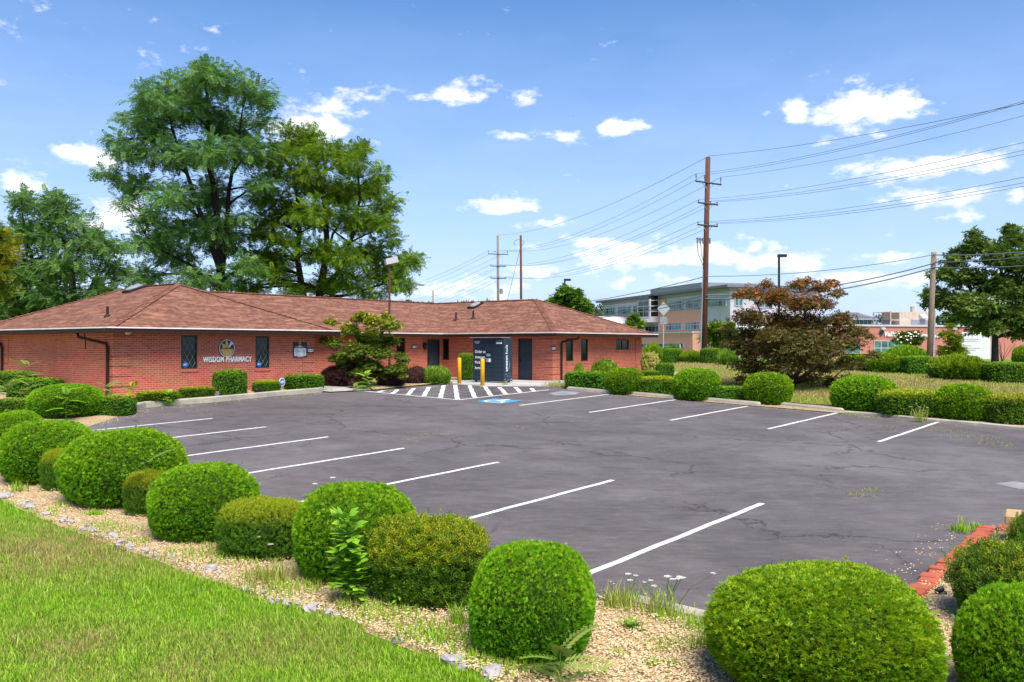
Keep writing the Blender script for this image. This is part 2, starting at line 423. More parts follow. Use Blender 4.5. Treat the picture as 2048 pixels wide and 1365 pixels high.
def gravel_mat():
    t = NT('pea_gravel', .85, .25)
    o = t.tc.outputs['Object']
    v = t.n.new("ShaderNodeTexVoronoi"); v.inputs['Scale'].default_value = 42; t.l.new(o, v.inputs['Vector'])
    sp = t.n.new("ShaderNodeSeparateColor"); t.l.new(v.outputs['Color'], sp.inputs[0])
    c = t.ramp(sp.outputs[0], [(0, (.46, .28, .12)), (.3, (.60, .41, .20)), (.6, (.68, .50, .28)), (.85, (.74, .60, .39)), (1, (.40, .26, .14))])
    c = t.mix(t.rng(v.outputs['Distance'], .35, .75, 0, .75), c, (.16, .09, .05))
    c = t.mix(t.rng(t.noise(.9, 4, .6, o), .52, .72, 0, .4), c, (.26, .22, .10))
    t.col(c); t.bump(t.math('MULTIPLY', v.outputs['Distance'], -1.0), 1.0, .02); return t.m
MT['gravel'] = gravel_mat()
def pebble_mat():
    t = NT('tan_pebbles', .7, .3)
    t.col(t.ramp(t.attr('var'), [(0, (.46, .28, .12)), (.3, (.62, .42, .20)), (.6, (.70, .52, .29)), (.85, (.76, .63, .43)), (1, (.40, .26, .14))])); return t.m
MT['pebble'] = pebble_mat()
def conc_mat(name, c):
    t = NT(name, .9, .2); o = t.tc.outputs['Object']
    a = t.noise(1.4, 6, .65, o); f = t.noise(70, 3, .6, o)
    lo = tuple(x * .62 for x in c); hi = tuple(x * 1.12 for x in c)
    cc = t.ramp(a, [(.3, lo), (.68, hi)]); cc = t.mix(t.rng(f, .55, .75, 0, .3), cc, tuple(x * .5 for x in c))
    t.col(cc); t.bump(f, .5, .008); return t.m
MT['concrete'] = conc_mat('weathered_concrete', (.42, .37, .30))
MT['walk'] = conc_mat('pale_concrete_walk', (.46, .43, .40))
MT['stone'] = conc_mat('grey_field_stone', (.44, .40, .38))
MT['sandstone'] = conc_mat('tan_sandstone', (.56, .36, .18))
MT['sandstone_dark'] = conc_mat('brown_sandstone', (.27, .17, .09))
MT['paver'] = conc_mat('red_brick_paver', (.50, .13, .07))
MT['asphalt_patch'] = conc_mat('grey_patch', (.27, .26, .265))
MT['brown'] = plain('dark_brown_metal', (.032, .015, .010), .6, .2)
MT['soffit'] = plain('brown_soffit', (.045, .026, .02), .7, .2)
MT['drip'] = plain('pale_drip_edge', (.80, .74, .68), .5, .3)
MT['frame'] = plain('bronze_window_frame', (.035, .026, .022), .45, .4)
MT['lattice'] = plain('pale_lattice', (.20, .23, .22), .5, .4)
MT['navydoor'] = plain('slate_blue_door', (.030, .042, .058), .55, .3)
def glass_mat(name, c, rough=.06):
    t = NT(name, rough, .32); n = t.noise(1.1, 3, .5)
    t.col(t.ramp(n, [(.35, tuple(x * .55 for x in c)), (.65, tuple(x * 1.5 for x in c))])); t.bump(t.noise(1.6, 2), .04, .02); return t.m
MT['glass'] = glass_mat('dark_green_glass', (.012, .030, .027))
MT['glass_black'] = glass_mat('black_glass', (.009, .010, .012))
MT['glass_teal'] = glass_mat('teal_office_glass', (.06, .17, .15), .15)
MT['white'] = plain('white_enamel', (.86, .86, .86), .45, .4, .04)
MT['cream'] = plain('cream_board', (.62, .60, .61), .6, .3, .05)
MT['navy'] = plain('navy_enamel', (.012, .022, .055), .4, .4)
MT['locker'] = plain('slate_navy_metal', (.018, .033, .050), .42, .4, .15, 1.2)
MT['locker_trim'] = plain('dark_locker_seam', (.008, .013, .02), .6, .3)
MT['gold'] = plain('gold_enamel', (.66, .42, .09), .45, .4, .05)
MT['grey_light'] = plain('pale_grey_panel', (.53, .49, .52), .6, .3, .05, .3)
MT['grey_mid'] = plain('grey_metal', (.24, .24, .26), .5, .4)
MT['grey_dark'] = plain('dark_grey_roof_edge', (.16, .16, .18), .6, .3)
MT['galv'] = plain('galvanised_steel', (.42, .43, .45), .45, .5, .12, 4, .4)
MT['yellow'] = plain('yellow_bollard_paint', (.83, .42, .004), .45, .4, .06)
MT['black'] = plain('black_plastic', (.012, .012, .013), .5, .4)
MT['blue'] = plain('blue_sign_face', (.02, .14, .44), .45, .4, .05)
MT['bluelight'] = plain('pale_blue_screen', (.16, .28, .36), .25, .5)
MT['orange'] = plain('orange_sign_dot', (.75, .16, .03), .5, .3)
MT['beige'] = plain('beige_plant_housing', (.48, .40, .31), .7, .25, .2, 1)
MT['numgrey'] = plain('grey_numeral_ink', (.10, .10, .11), .6, .3)
MT['metalroof'] = plain('seamed_metal_roof', (.34, .38, .40), .4, .5, .08, 1, .3)
def wood_mat(name, c):
    t = NT(name, .9, .15); g = t.noise(3, 6, .65, t.vec('Object', (9, 9, .6)))
    t.col(t.ramp(g, [(.3, tuple(x * .5 for x in c)), (.7, tuple(x * 1.25 for x in c))])); t.bump(g, .5, .02); return t.m
MT['pole'] = wood_mat('brown_pole_wood', (.135, .062, .040))
MT['pole_grey'] = wood_mat('weathered_pole_wood', (.27, .20, .15))
MT['arm'] = wood_mat('grey_arm_wood', (.10, .10, .11))
MT['bark'] = wood_mat('grey_brown_bark', (.075, .055, .042))
MT['bark_dark'] = wood_mat('dark_bark', (.035, .024, .022))
MT['lamppost'] = plain('rust_brown_post', (.10, .045, .032), .6, .3)
MT['wire'] = plain('black_cable', (.13, .145, .165), .5, .3)
# foliage
MT['globe'] = leafmat('globe_cedar_leaves', [(0, (.06, .085, .010)), (.18, (.05, .14, .006)), (.5, (.13, .33, .008)), (1, (.27, .53, .012))], (.44, .60, .012), .35)  # lime tip colour stands in for light falling on the dome tops
MT['globe_core'] = plain('cedar_inner_twigs_shade', (.022, .045, .006), .9, .1, .4, 20)  # inner twigs coloured dark so gaps between the sprays look shaded
MT['yew'] = leafmat('yew_needles', [(0, (.03, .06, .007)), (.5, (.085, .20, .009)), (1, (.20, .36, .012))], (.58, .56, .012), .32)
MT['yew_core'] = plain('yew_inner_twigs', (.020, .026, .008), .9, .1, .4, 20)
MT['box'] = leafmat('clipped_hedge_leaves', [(0, (.045, .06, .010)), (.15, (.03, .09, .007)), (.5, (.08, .22, .009)), (1, (.18, .37, .012))], (.36, .48, .012), .3)
MT['barberry'] = leafmat('purple_barberry_leaves', [(0, (.028, .014, .014)), (.5, (.07, .028, .026)), (1, (.15, .055, .035))], (.17, .075, .035), .2)
MT['varieg'] = leafmat('variegated_leaves', [(0, (.13, .18, .03)), (.5, (.36, .38, .07)), (1, (.62, .58, .16))], (.6, .55, .14), .2)
MT['juniper'] = leafmat('juniper_leaves', [(0, (.05, .11, .012)), (.5, (.13, .25, .02)), (1, (.26, .40, .035))], (.32, .45, .03), .2)
MT['locust'] = leafmat('locust_leaves', [(0, (.04, .11, .022)), (.5, (.13, .26, .05)), (1, (.32, .45, .14))], None, .35)
MT['walnut'] = leafmat('olive_leaves', [(0, (.035, .10, .010)), (.5, (.13, .28, .014)), (.85, (.30, .43, .02)), (1, (.52, .46, .016))], None, .35)
MT['dimtree'] = leafmat('deep_green_leaves', [(0, (.03, .07, .014)), (.5, (.11, .18, .026)), (1, (.27, .33, .06))], None, .25)
MT['goldtree'] = leafmat('yellowing_leaves', [(0, (.07, .13, .012)), (.55, (.19, .26, .014)), (.8, (.45, .36, .015)), (1, (.60, .30, .015))], None, .3)
MT['brightree'] = leafmat('light_green_leaves', [(0, (.05, .12, .014)), (.5, (.13, .24, .022)), (1, (.30, .40, .04))], None, .3)
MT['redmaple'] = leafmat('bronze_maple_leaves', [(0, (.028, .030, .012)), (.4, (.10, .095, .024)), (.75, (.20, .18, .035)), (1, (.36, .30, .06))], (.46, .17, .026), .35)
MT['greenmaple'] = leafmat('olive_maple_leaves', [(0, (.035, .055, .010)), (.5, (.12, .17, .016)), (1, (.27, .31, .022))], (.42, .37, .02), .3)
MT['weed'] = leafmat('weed_leaves', [(0, (.09, .22, .014)), (.5, (.22, .44, .025)), (1, (.42, .60, .05))], None, .3)
MT['fern'] = leafmat('seedling_fronds', [(0, (.10, .17, .03)), (.5, (.20, .30, .05)), (1, (.40, .44, .12))], None, .3)
MT['farwood'] = leafmat('distant_tree_leaves', [(0, (.035, .065, .03)), (.5, (.075, .12, .05)), (1, (.13, .18, .075))], None, .1)
MT['petal'] = plain('white_petals', (.66, .66, .56), .7, .2, .05)
def grass_mat():
    t = NT('grass_blades', .6, .25)
    g = t.ramp(t.attr('var'), [(0, (.10, .26, .006)), (.5, (.25, .50, .010)), (1, (.50, .70, .04))])
    d = t.ramp(t.attr('var'), [(0, (.26, .20, .06)), (.5, (.44, .34, .12)), (1, (.62, .50, .22))])
    c = t.mix(t.attr('dry'), g, d); t.col(c); t.transl(c, .3); return t.m
MT['grass'] = grass_mat()

# ------------------------------------------------------------------ text
def text_geo(body, size=1.0, bold=0.0, depth=0.01, shear=0.0, space=1.12):
    c = bpy.data.curves.new("lettering", 'FONT'); c.body = body; c.size = size; c.extrude = depth / 2
    c.offset = bold; c.resolution_u = 3; c.space_character = space; c.shear = shear
    o = bpy.data.objects.new("lettering", c); COL.objects.link(o)
    bpy.context.view_layer.update()
    me = bpy.data.meshes.new_from_object(o.evaluated_get(bpy.context.evaluated_depsgraph_get()))
    v = [tuple(x.co) for x in me.vertices]; f = [tuple(p.vertices) for p in me.polygons]
    bpy.data.objects.remove(o); bpy.data.curves.remove(c); bpy.data.meshes.remove(me)
    return v, f
def fit_text(body, x0, x1, y0, y1, bold=0.0, depth=0.01, shear=0.0):
    """geometry scaled to fill a rectangle"""
    v, f = text_geo(body, 1.0, bold, depth, shear)
    a = np.array(v); lo, hi = a.min(0), a.max(0)
    a[:, 0] = x0 + (a[:, 0] - lo[0]) / (hi[0] - lo[0]) * (x1 - x0)
    a[:, 1] = y0 + (a[:, 1] - lo[1]) / (hi[1] - lo[1]) * (y1 - y0)
    return a, f
def islands(a, f):
    par = list(range(len(a)))
    def find(i):
        while par[i] != i: par[i] = par[par[i]]; i = par[i]
        return i
    for q in f:
        for i in q[1:]: par[find(i)] = find(q[0])
    g = {}
    for q in f: g.setdefault(find(q[0]), []).append(q)
    out = []
    for qs in g.values():
        idx = sorted({i for q in qs for i in q}); mp = {i: k for k, i in enumerate(idx)}
        out.append((a[idx], [tuple(mp[i] for i in q) for q in qs]))
    # join pieces that sit above one another (the dot of an i)
    out.sort(key=lambda t: t[0][:, 0].min()); res = []
    for v, q in out:
        if res and v[:, 0].max() <= res[-1][0][:, 0].max() + 1e-4:
            n = len(res[-1][0]); res[-1] = (np.vstack([res[-1][0], v]), res[-1][1] + [tuple(i + n for i in x) for x in q])
        else: res.append((v, q))
    return res
FRONT = Matrix(((1,0,0,0),(0,0,-1,0),(0,1,0,0),(0,0,0,1)))      # text x->+u, y->z, faces -v
LEFT = Matrix(((0,0,-1,0),(-1,0,0,0),(0,1,0,0),(0,0,0,1)))      # text x->-v, y->z, faces -u


# ------------------------------------------------------------------ ground, lot, beds
def pip(poly, x, y):
    """points in polygon (numpy)"""
    x = np.asarray(x); y = np.asarray(y); ins = np.zeros(x.shape, bool); n = len(poly)
    for i in range(n):
        x1, y1 = poly[i][0], poly[i][1]; x2, y2 = poly[(i+1) % n][0], poly[(i+1) % n][1]
        c = ((y1 > y) != (y2 > y)); d = (y2 - y1) if y2 != y1 else 1e-9
        ins ^= c & (x < (x2 - x1) * (y - y1) / d + x1)
    return ins

def build_ground():
    xs = np.unique(np.concatenate([np.linspace(-2500, -60, 20), np.arange(-60, 70, 1.0), np.linspace(70, 2500, 20)]))
    ys = np.unique(np.concatenate([np.linspace(-300, -20, 6), np.arange(-20, 84, 1.0), np.linspace(84, 4000, 22)]))
    X, Y = np.meshgrid(xs, ys); Z = gz(X, Y)
    nx, ny = len(xs), len(ys)
    i, j = np.meshgrid(np.arange(nx-1), np.arange(ny-1)); a = (j*nx+i).ravel()
    tris = np.concatenate([np.stack([a, a+1, a+nx+1], 1), np.stack([a, a+nx+1, a+nx], 1)])
    me = npmesh('ground', np.stack([X.ravel(), Y.ravel(), Z.ravel()], 1), tris, [MT['ground']])
    o = bpy.data.objects.new('ground', me); link(o); props(o, kind='structure')
build_ground()

import bmesh
def sheet(name, poly, lift, mat, res=1.0, mound=0.0, parent=None, kind='structure', skirt=0.0):
    bm = bmesh.new()
    from mathutils.geometry import tessellate_polygon
    bv = [bm.verts.new((p[0], p[1], 0)) for p in poly]
    for t in tessellate_polygon([[Vector((p[0], p[1], 0)) for p in poly]]): bm.faces.new([bv[i] for i in t])
    for _ in range(7):
        es = [e for e in bm.edges if e.calc_length() > res]
        if not es: break
        bmesh.ops.subdivide_edges(bm, edges=es, cuts=1); bmesh.ops.triangulate(bm, faces=[q for q in bm.faces if len(q.verts) > 3])
    be = {v for e in bm.edges if e.is_boundary for v in e.verts}
    for v in bm.verts:
        v.co.z = float(gz(v.co.x, v.co.y)) + lift + (0 if v in be else mound * (0.6 + 0.4 * math.sin(v.co.x * 1.7) * math.cos(v.co.y * 1.3)))
    me = bpy.data.meshes.new(name); bm.to_mesh(me); bm.free(); me.materials.append(mat)
    for p in me.polygons: p.use_smooth = True
    o = bpy.data.objects.new(name, me); link(o, parent)
    return props(o, kind=kind) if kind else o

def uvp(u, v): p = UV2W(u, v); return (p.x, p.y)
def pxp(x, y): p = P(x, y); return (p.x, p.y)

LOT = [uvp(-5.95, -25.35), uvp(0.77, -25.35), uvp(1.6, -27.5), uvp(1.8, -36), uvp(10.5, -36), uvp(11.0, -30.5), uvp(14.75, -28.5), uvp(14.75, -9.3),
       pxp(1130, 777), pxp(1096, 774), pxp(1010, 774), pxp(968, 774), pxp(905, 769), pxp(830, 774), pxp(731, 783), pxp(650, 786),
       pxp(560, 793), pxp(420, 807), pxp(332, 814), pxp(282, 819), pxp(255, 829), pxp(185, 852), uvp(-5.95, -7.5)]
lot_o = bpy.data.objects.new('parking_lot', None)
def flat(name, pts, lift, mat, parent=None, kind=None, label=None):
    mb = MB(); mb.poly([(p[0], p[1], float(plane_z(p[0], p[1])) + lift) for p in pts])
    return mb.obj(name, mat, parent, kind=kind, label=label)
lot_o = flat('parking_lot', LOT, 0.02, MT['asphalt'], kind='structure')

def strip(name, a, b, w, lift, mat, wob=0.0):
    a, b = Vector((a[0], a[1], 0)), Vector((b[0], b[1], 0)); d = (b - a).normalized(); s = Vector((-d.y, d.x, 0)) * w / 2
    n = max(2, int((b - a).length / .5)); vs, fs = [], []
    for i in range(n + 1):
        t = i / n; c = a.lerp(b, t) + s.normalized() * (math.sin(i * 1.9 + a.x) * wob)
        for q in (c - s, c + s): vs.append((q.x, q.y, float(plane_z(q.x, q.y)) + lift))
        if i < n: fs.append((2*i, 2*i+1, 2*i+3, 2*i+2))
    mb = MB(); mb.add(vs, fs); return mb.obj(name, mat, lot_o)
for (ex, ey) in [(425,839),(532,856),(657,876),(808,899),(996,927),(1226,963),(1525,1010)]:
    u, v = W2UV(P(ex, ey)); strip('parking_line', uvp(-5.6, v), uvp(u, v), .105, .026, MT['line'], .008)
for (a, b) in [((1039.5,812.7),(1217,790.4)),((1179,826.7),(1352,801)),((1340,842.8),(1494,814.4)),((1537,860),(1674.6,827.6)),((1757,886),(1875.5,846.4))]:
    strip('parking_line', P(*a), P(*b), .105, .026, MT['line'], .008)
q = lambda x, y: P(640 + .293 * x, 760 + .293 * y)
for (a, b) in [((400,88),(432,78)),((495,98),(530,72)),((600,107),(640,62)),((708,115),(745,53)),((822,127),(845,42)),((938,138),(922,38)),
               ((1058,127),(1020,42)),((1168,112),(1125,50)),((1270,102),(1225,55)),((1370,92),(1335,55)),((1465,82),(1440,62))]:
    strip('hatch_stripe', q(*a), q(*b), .17, .026, MT['line'], .015)
strip('hatch_border', q(300,82), q(945,142), .11, .0275, MT['line'], .01); strip('hatch_border', q(945,142), q(1560,73), .11, .0275, MT['line'], .01)
bc = [P(952,804.5), P(990,798.7), P(1044,803.4), P(1003,809.2)]
bsq = flat('accessible_symbol', [bc[0], bc[1], bc[2], bc[3]], .026, MT['blue_paint'], lot_o)
def symbol():
    c = sum(bc, Vector()) / 4; mb = MB(); e1 = -VV; e2 = UU; S = .95
    def w(x, y):
        p = c + e1 * (x * S) + e2 * (y * S); return (p.x, p.y, float(plane_z(p.x, p.y)) + .030)
    def bar(x0, y0, x1, y1, t):
        d = Vector((x1-x0, y1-y0)).normalized(); s = Vector((-d.y, d.x)) * t / 2
        mb.poly([w(x0-s.x, y0-s.y), w(x1-s.x, y1-s.y), w(x1+s.x, y1+s.y), w(x0+s.x, y0+s.y)])
    mb.poly([w(-.1 + .12*math.cos(t), .62 + .12*math.sin(t)) for t in np.linspace(0, 6.2, 12, endpoint=False)])
    bar(-.1, .45, -.08, -.02, .14); bar(-.09, .22, .26, .22, .1); bar(-.08, 0, .27, -.02, .12); bar(.27, 0, .42, -.45, .12); bar(.40, -.45, .55, -.42, .1)
    for i in range(14):
        t0 = math.radians(110 + i * 16); t1 = math.radians(110 + (i + 1) * 16); r0, r1 = .34, .44
        mb.poly([w(.02+r0*math.cos(t0), -.2+r0*math.sin(t0)), w(.02+r1*math.cos(t0), -.2+r1*math.sin(t0)), w(.02+r1*math.cos(t1), -.2+r1*math.sin(t1)), w(.02+r0*math.cos(t1), -.2+r0*math.sin(t1))])
    mb.obj('wheelchair_mark', MT['white_paint2'], bsq)
symbol()
# pale repair patches
flat('asphalt_patch', [P(1990,970), P(2030,965), P(2080,974), P(2090,985), P(2040,981)], .024, MT['asphalt_patch'], lot_o)
flat('asphalt_patch', [P(1096,788), P(1125,783), P(1160,786), P(1150,791), P(1110,793)], .024, MT['asphalt_patch'], lot_o)

# concrete walk in front of the locker and doors
APRON = [pxp(893, 768), pxp(905, 769.6), pxp(968, 774.6), pxp(1010, 775), pxp(1096, 775), pxp(1128, 775)] + [uvp(20.6, -5.6), uvp(20.6, -4.0), uvp(18.7, -3.9), uvp(18.7, 0.5), uvp(15.2, .5)]
sheet('concrete_walk', APRON, .035, MT['walk'], .8)
sheet('entrance_walk', [pxp(640, 785), pxp(660, 787), pxp(742, 783), pxp(736, 776), uvp(10.2, 1.0), uvp(8.9, 1.0), pxp(640, 778)], .06, MT['walk'], .8)
# gravel beds
LAWN_EDGE = [(-120,975),(-40,990),(0,1000),(43,1022),(124,1056),(240,1099),(309,1120),(377,1151),(446,1170),(493,1196),(600,1222),(690,1250),(785,1288),(866,1320),(940,1352),(1010,1392),(1120,1450),(1300,1560)]
le = [pxp(*p) for p in LAWN_EDGE]
BED_NEAR = [uvp(-5.98, -25.36)] + [uvp(-5.98, v) for v in (-20, -15, -10, -7.5)] + [pxp(185, 852), pxp(255, 829), pxp(268, 822), uvp(-.3, -.3), uvp(-.3, 9), uvp(-6.5, 12), uvp(-9.5, 8)] + le[0:]  + [uvp(-9.2, -31.5), uvp(-3.0, -31.5), uvp(-1, -29.5)] + [uvp(1.7, -28.6), uvp(1.4, -27.5), uvp(0.74, -25.45)]
sheet('gravel_bed', BED_NEAR, .008, MT['gravel'], .7, .05)
BED_WALL = [pxp(262, 825), pxp(273, 820), pxp(288, 816), pxp(332, 811.7), pxp(420, 805.2), pxp(560, 792), pxp(644, 785), uvp(8.3, 0.0), uvp(-.1, -.05), uvp(-.25, -1.5)]
sheet('gravel_bed', BED_WALL, .11, MT['gravel'], .8, .05)
BED_MID = [pxp(745, 783), pxp(830, 774), pxp(893, 768), uvp(15.1, .5), uvp(18.7, .6), uvp(18.7, 2.95), uvp(10.3, 2.95), uvp(10.3, 1.0), pxp(738, 776)]
sheet('gravel_bed', BED_MID, .06, MT['gravel'], .8, .04)
BED_RIGHT = [pxp(1130, 777)] + [uvp(14.8, v) for v in (-9.3, -14, -19, -24, -28.5)] + [uvp(16.6, v) for v in (-28.5, -24, -19, -14, -9.3)] + [uvp(18.5, -8), uvp(27.5, -7.0), uvp(27.5, -4.0), uvp(20.7, -4.0), uvp(20.7, -5.7)]
sheet('gravel_bed', BED_RIGHT, .035, MT['gravel'], .8, .03)

# ------------------------------------------------------------------ kerbs and wheel stops
def kerb(name, pts, w, h, mat, z0=-.05, **k):
    pts = [Vector((p[0], p[1], 0)) for p in pts]; vs, fs = [], []
    for i, p in enumerate(pts):
        d = (pts[min(i+1, len(pts)-1)] - pts[max(i-1, 0)]).normalized(); s = Vector((-d.y, d.x, 0))
        g = float(gz(p.x, p.y))
        for (o, z) in ((-w/2, z0), (-w/2, h-.03), (-w/2+.03, h), (w/2-.03, h), (w/2, h-.03), (w/2, z0)):
            c = p + s * o; vs.append((c.x, c.y, g + z))
    m = 6
    for i in range(len(pts)-1):
        for j in range(m): fs.append((i*m+j, i*m+(j+1) % m, (i+1)*m+(j+1) % m, (i+1)*m+j))
    fs.append(tuple(range(m-1, -1, -1))); fs.append(tuple((len(pts)-1)*m+j for j in range(m)))
    mb = MB(); mb.add(vs, fs); return mb.obj(name, mat, **k)
kp = [P(256,829),P(264,823.5),P(273,819.5),P(288,815.5),P(332,811.5),P(375,808.5),P(420,805),P(490,798.5),P(560,792),P(644,785)]
kerb('kerb', kp, .16, .19, MT['concrete'], label='long weathered concrete kerb along the pharmacy shrub bed', cat='kerb')
WS = [((1136,781),(1228,789.5),'concrete wheel stop in front of the long clipped hedge by the entrance'),((1251,790.5),(1349,799.5),'concrete wheel stop in front of the yellow-topped box hedge'),
      ((1408,803.5),(1520,813.5),'concrete wheel stop between two dome shrubs near the bronze maple'),((1557,813),(1686,826.5),'concrete wheel stop before the open gravel gap by the bronze maple')]
for a, b, lab in WS:
    A, B = P(*a), P(*b); L = (B - A).length; mb = MB()
    mb.add([(-L/2,-.09,0),(L/2,-.09,0),(L/2,-.075,.1),(L/2-.06,-.045,.15),(L/2-.06,.045,.15),(L/2,.075,.1),(L/2,.09,0),(-L/2,.09,0),(-L/2,.075,.1),(-L/2+.06,.045,.15),(-L/2+.06,-.045,.15),(-L/2,-.075,.1)],
           [(0,1,2,11),(11,2,3,10),(10,3,4,9),(9,4,5,8),(8,5,6,7),(1,6,5,2),(2,5,4,3),(0,11,8,7),(11,10,9,8)])
    o = mb.obj('wheel_stop', MT['concrete'], label=lab, cat='wheel stop', group='wheel stops along the far row')
    c = (A + B) / 2; o.location = (c.x, c.y, float(gz(c.x, c.y)) + .01); o.rotation_euler = (0, math.atan2(A.z-B.z, L), math.atan2(B.y-A.y, B.x-A.x))
kerb('kerb', [P(1690,829),P(1760,834.5),P(1875,846),P(1960,853),P(2110,868)], .16, .12, MT['concrete'], label='low concrete kerb at the right end of the far shrub row', cat='kerb')
kerb('kerb', [P(1272,1214),P(1345,1231),P(1430,1252),P(1560,1290)], .17, .12, MT['concrete'], label='concrete kerb half buried in weeds beside the nearest dome shrub', cat='kerb')
kerb('bed_edging', [uvp(16.65, v) for v in (-9, -12, -15, -18, -21, -24, -28)], .06, .06, MT['brown'], label='thin dark edging strip between gravel and dry lawn', cat='edging')

# ------------------------------------------------------------------ the brick building
ZE, ZR, ZB = 3.88, 5.70, .9
FLOOR = 1.59
bld = empty('brick_building', (OX, OY, 0), BANG, label='single storey red brick office building with brown shingle hip roof', cat='building')
ZT = ZE - .16

def wall_obj(axis, val, s0, s1, ops, inward, mat=None):
    mb = MB(); ss = sorted({s0, s1} | {x for o in ops for x in o[:2]}); zs = sorted({ZB, ZT} | {x for o in ops for x in o[2:4]})
    pt = (lambda s, z, d=0: (s, val + d, z)) if axis == 'v' else (lambda s, z, d=0: (val + d, s, z))
    dd = .10 * inward
    for i in range(len(ss)-1):
        for j in range(len(zs)-1):
            a, b, c, d = ss[i], ss[i+1], zs[j], zs[j+1]
            if any(o[0] <= a + 1e-6 and o[1] >= b - 1e-6 and o[2] <= c + 1e-6 and o[3] >= d - 1e-6 for o in ops): continue
            mb.poly([pt(a, c), pt(b, c), pt(b, d), pt(a, d)])
    for (a, b, c, d) in ops:
        mb.poly([pt(a,c), pt(b,c), pt(b,c,dd), pt(a,c,dd)]); mb.poly([pt(a,d), pt(b,d), pt(b,d,dd), pt(a,d,dd)])
        mb.poly([pt(a,c), pt(a,d), pt(a,d,dd), pt(a,c,dd)]); mb.poly([pt(b,c), pt(b,d), pt(b,d,dd), pt(b,c,dd)])
    return mb.obj('wall', MT['brick'], bld, uv=True)

def op_px(x0, x1, y0, y1, axis, val):
    a, za = wall(x0, y0, axis, val); b, zb = wall(x1, y1, axis, val)
    zt = wall((x0+x1)/2, y0, axis, val)[1]; zz = wall((x0+x1)/2, y1, axis, val)[1]
    return (min(a, b), max(a, b), zz, min(zt, ZT - .03))
def window(op, axis, val, inward, lattice=True, mull=0, glass='glass'):
    a, b, c, d = op; r = .06 * inward
    def bx(mb, s0, s1, z0, z1, d0, d1):
        lo, hi = sorted((val + d0 * inward, val + d1 * inward))
        if axis == 'v': mb.box(s0, s1, lo, hi, z0, z1)
        else: mb.box(lo, hi, s0, s1, z0, z1)
    mb = MB(); t = .055
    bx(mb, a, a+t, c, d, .012, .09); bx(mb, b-t, b, c, d, .012, .09); bx(mb, a+t, b-t, c, c+t, .012, .09); bx(mb, a+t, b-t, d-t, d, .012, .09)
    for k in range(mull):
        m = a + (b-a) * (k+1) / (mull+1); bx(mb, m-.02, m+.02, c+t, d-t, .02, .085)
    w = mb.obj('window', MT['frame'], bld)
    g = MB(); bx(g, a+t, b-t, c+t, d-t, .05, .06); g.obj('pane', MT[glass], w)
    s = MB(); bx(s, a-.03, b+.03, c-.11, c-.012, -.03, .08); s.obj('sill', MT['brick'], w, uv=True)
    if lattice:
        lm = MB(); W, H = b-a-2*t, d-c-2*t; n = 3; step = W / 2.5; rise = step * 1.75
        y0 = val + .043 * inward
        def seg(p, q):
            # clip to the pane
            (x0, z0), (x1, z1) = p, q; t0, t1 = 0, 1
            for (pp, dv, lo, hi) in ((x0, x1-x0, 0, W), (z0, z1-z0, 0, H)):
                if abs(dv) < 1e-9: continue
                u0, u1 = (lo-pp)/dv, (hi-pp)/dv
                if u0 > u1: u0, u1 = u1, u0
                t0, t1 = max(t0, u0), min(t1, u1)
            if t1 - t0 < 1e-3: return
            A = (a+t+x0+(x1-x0)*t0, c+t+z0+(z1-z0)*t0); B = (a+t+x0+(x1-x0)*t1, c+t+z0+(z1-z0)*t1)
            f = (lambda s_, z_: (s_, y0, z_)) if axis == 'v' else (lambda s_, z_: (y0, s_, z_))
            lm.tube([f(*A), f(*B)], .009, 4)
        k = -H / rise * step
        x = -math.ceil(H / rise) * step
        while x < W + H / rise * step:
            seg((x, 0), (x + H / rise * step, H)); seg((x, H), (x + H / rise * step, 0)); x += step
        lm.obj('lattice', MT['lattice'], w)
    return w
# front wall of the left wing
w1 = op_px(362, 395, 671, 738, 'v', 0); w2 = op_px(511, 539, 673, 736.5, 'v', 0)
wall_obj('v', 0, 0, 8.2, [w1, w2], 1); window(w1, 'v', 0, 1); window(w2, 'v', 0, 1)
wall_obj('u', 0, 0, 8.5, [], 1)
wall_obj('u', 8.2, 0, 3.0, [], -1)
# recessed main front
w3 = op_px(793, 810.5, 676, 716, 'v', 3.0); d1 = op_px(854.6, 879.5, 679, 735, 'v', 3.0); d1 = (d1[0], d1[1], FLOOR, d1[3])
wall_obj('v', 3.0, 8.2, 18.8, [w3, d1], 1); window(w3, 'v', 3.0, 1, False, 0, 'glass_black')
# side of the right wing
w4 = op_px(885.5, 898, 678, 720, 'u', 18.8); d2 = op_px(1036, 1064.5, 677.5, 763, 'u', 18.8); d2 = (d2[0], d2[1], FLOOR, d2[3])
wall_obj('u', 18.8, -4.0, 3.0, [w4, d2], 1); window(w4, 'u', 18.8, 1, False, 0, 'glass_black')
w5 = op_px(1132, 1146.5, 677, 723, 'v', -4.0); w6 = op_px(1162, 1176, 678, 723, 'v', -4.0); w7 = op_px(1232, 1258, 679, 700, 'v', -4.0)
wall_obj('v', -4.0, 18.8, 26.8, [w5, w6, w7], 1)
window(w5, 'v', -4.0, 1, False, 0, 'glass_black'); window(w6, 'v', -4.0, 1, False, 0, 'glass_black'); window(w7, 'v', -4.0, 1, False, 1, 'glass_black')
wall_obj('u', 26.8, -4.0, 10.0, [], -1); wall_obj('v', 10.0, 0, 26.8, [], -1); wall_obj('u', 0.02, 8.5, 10.0, [], 1)

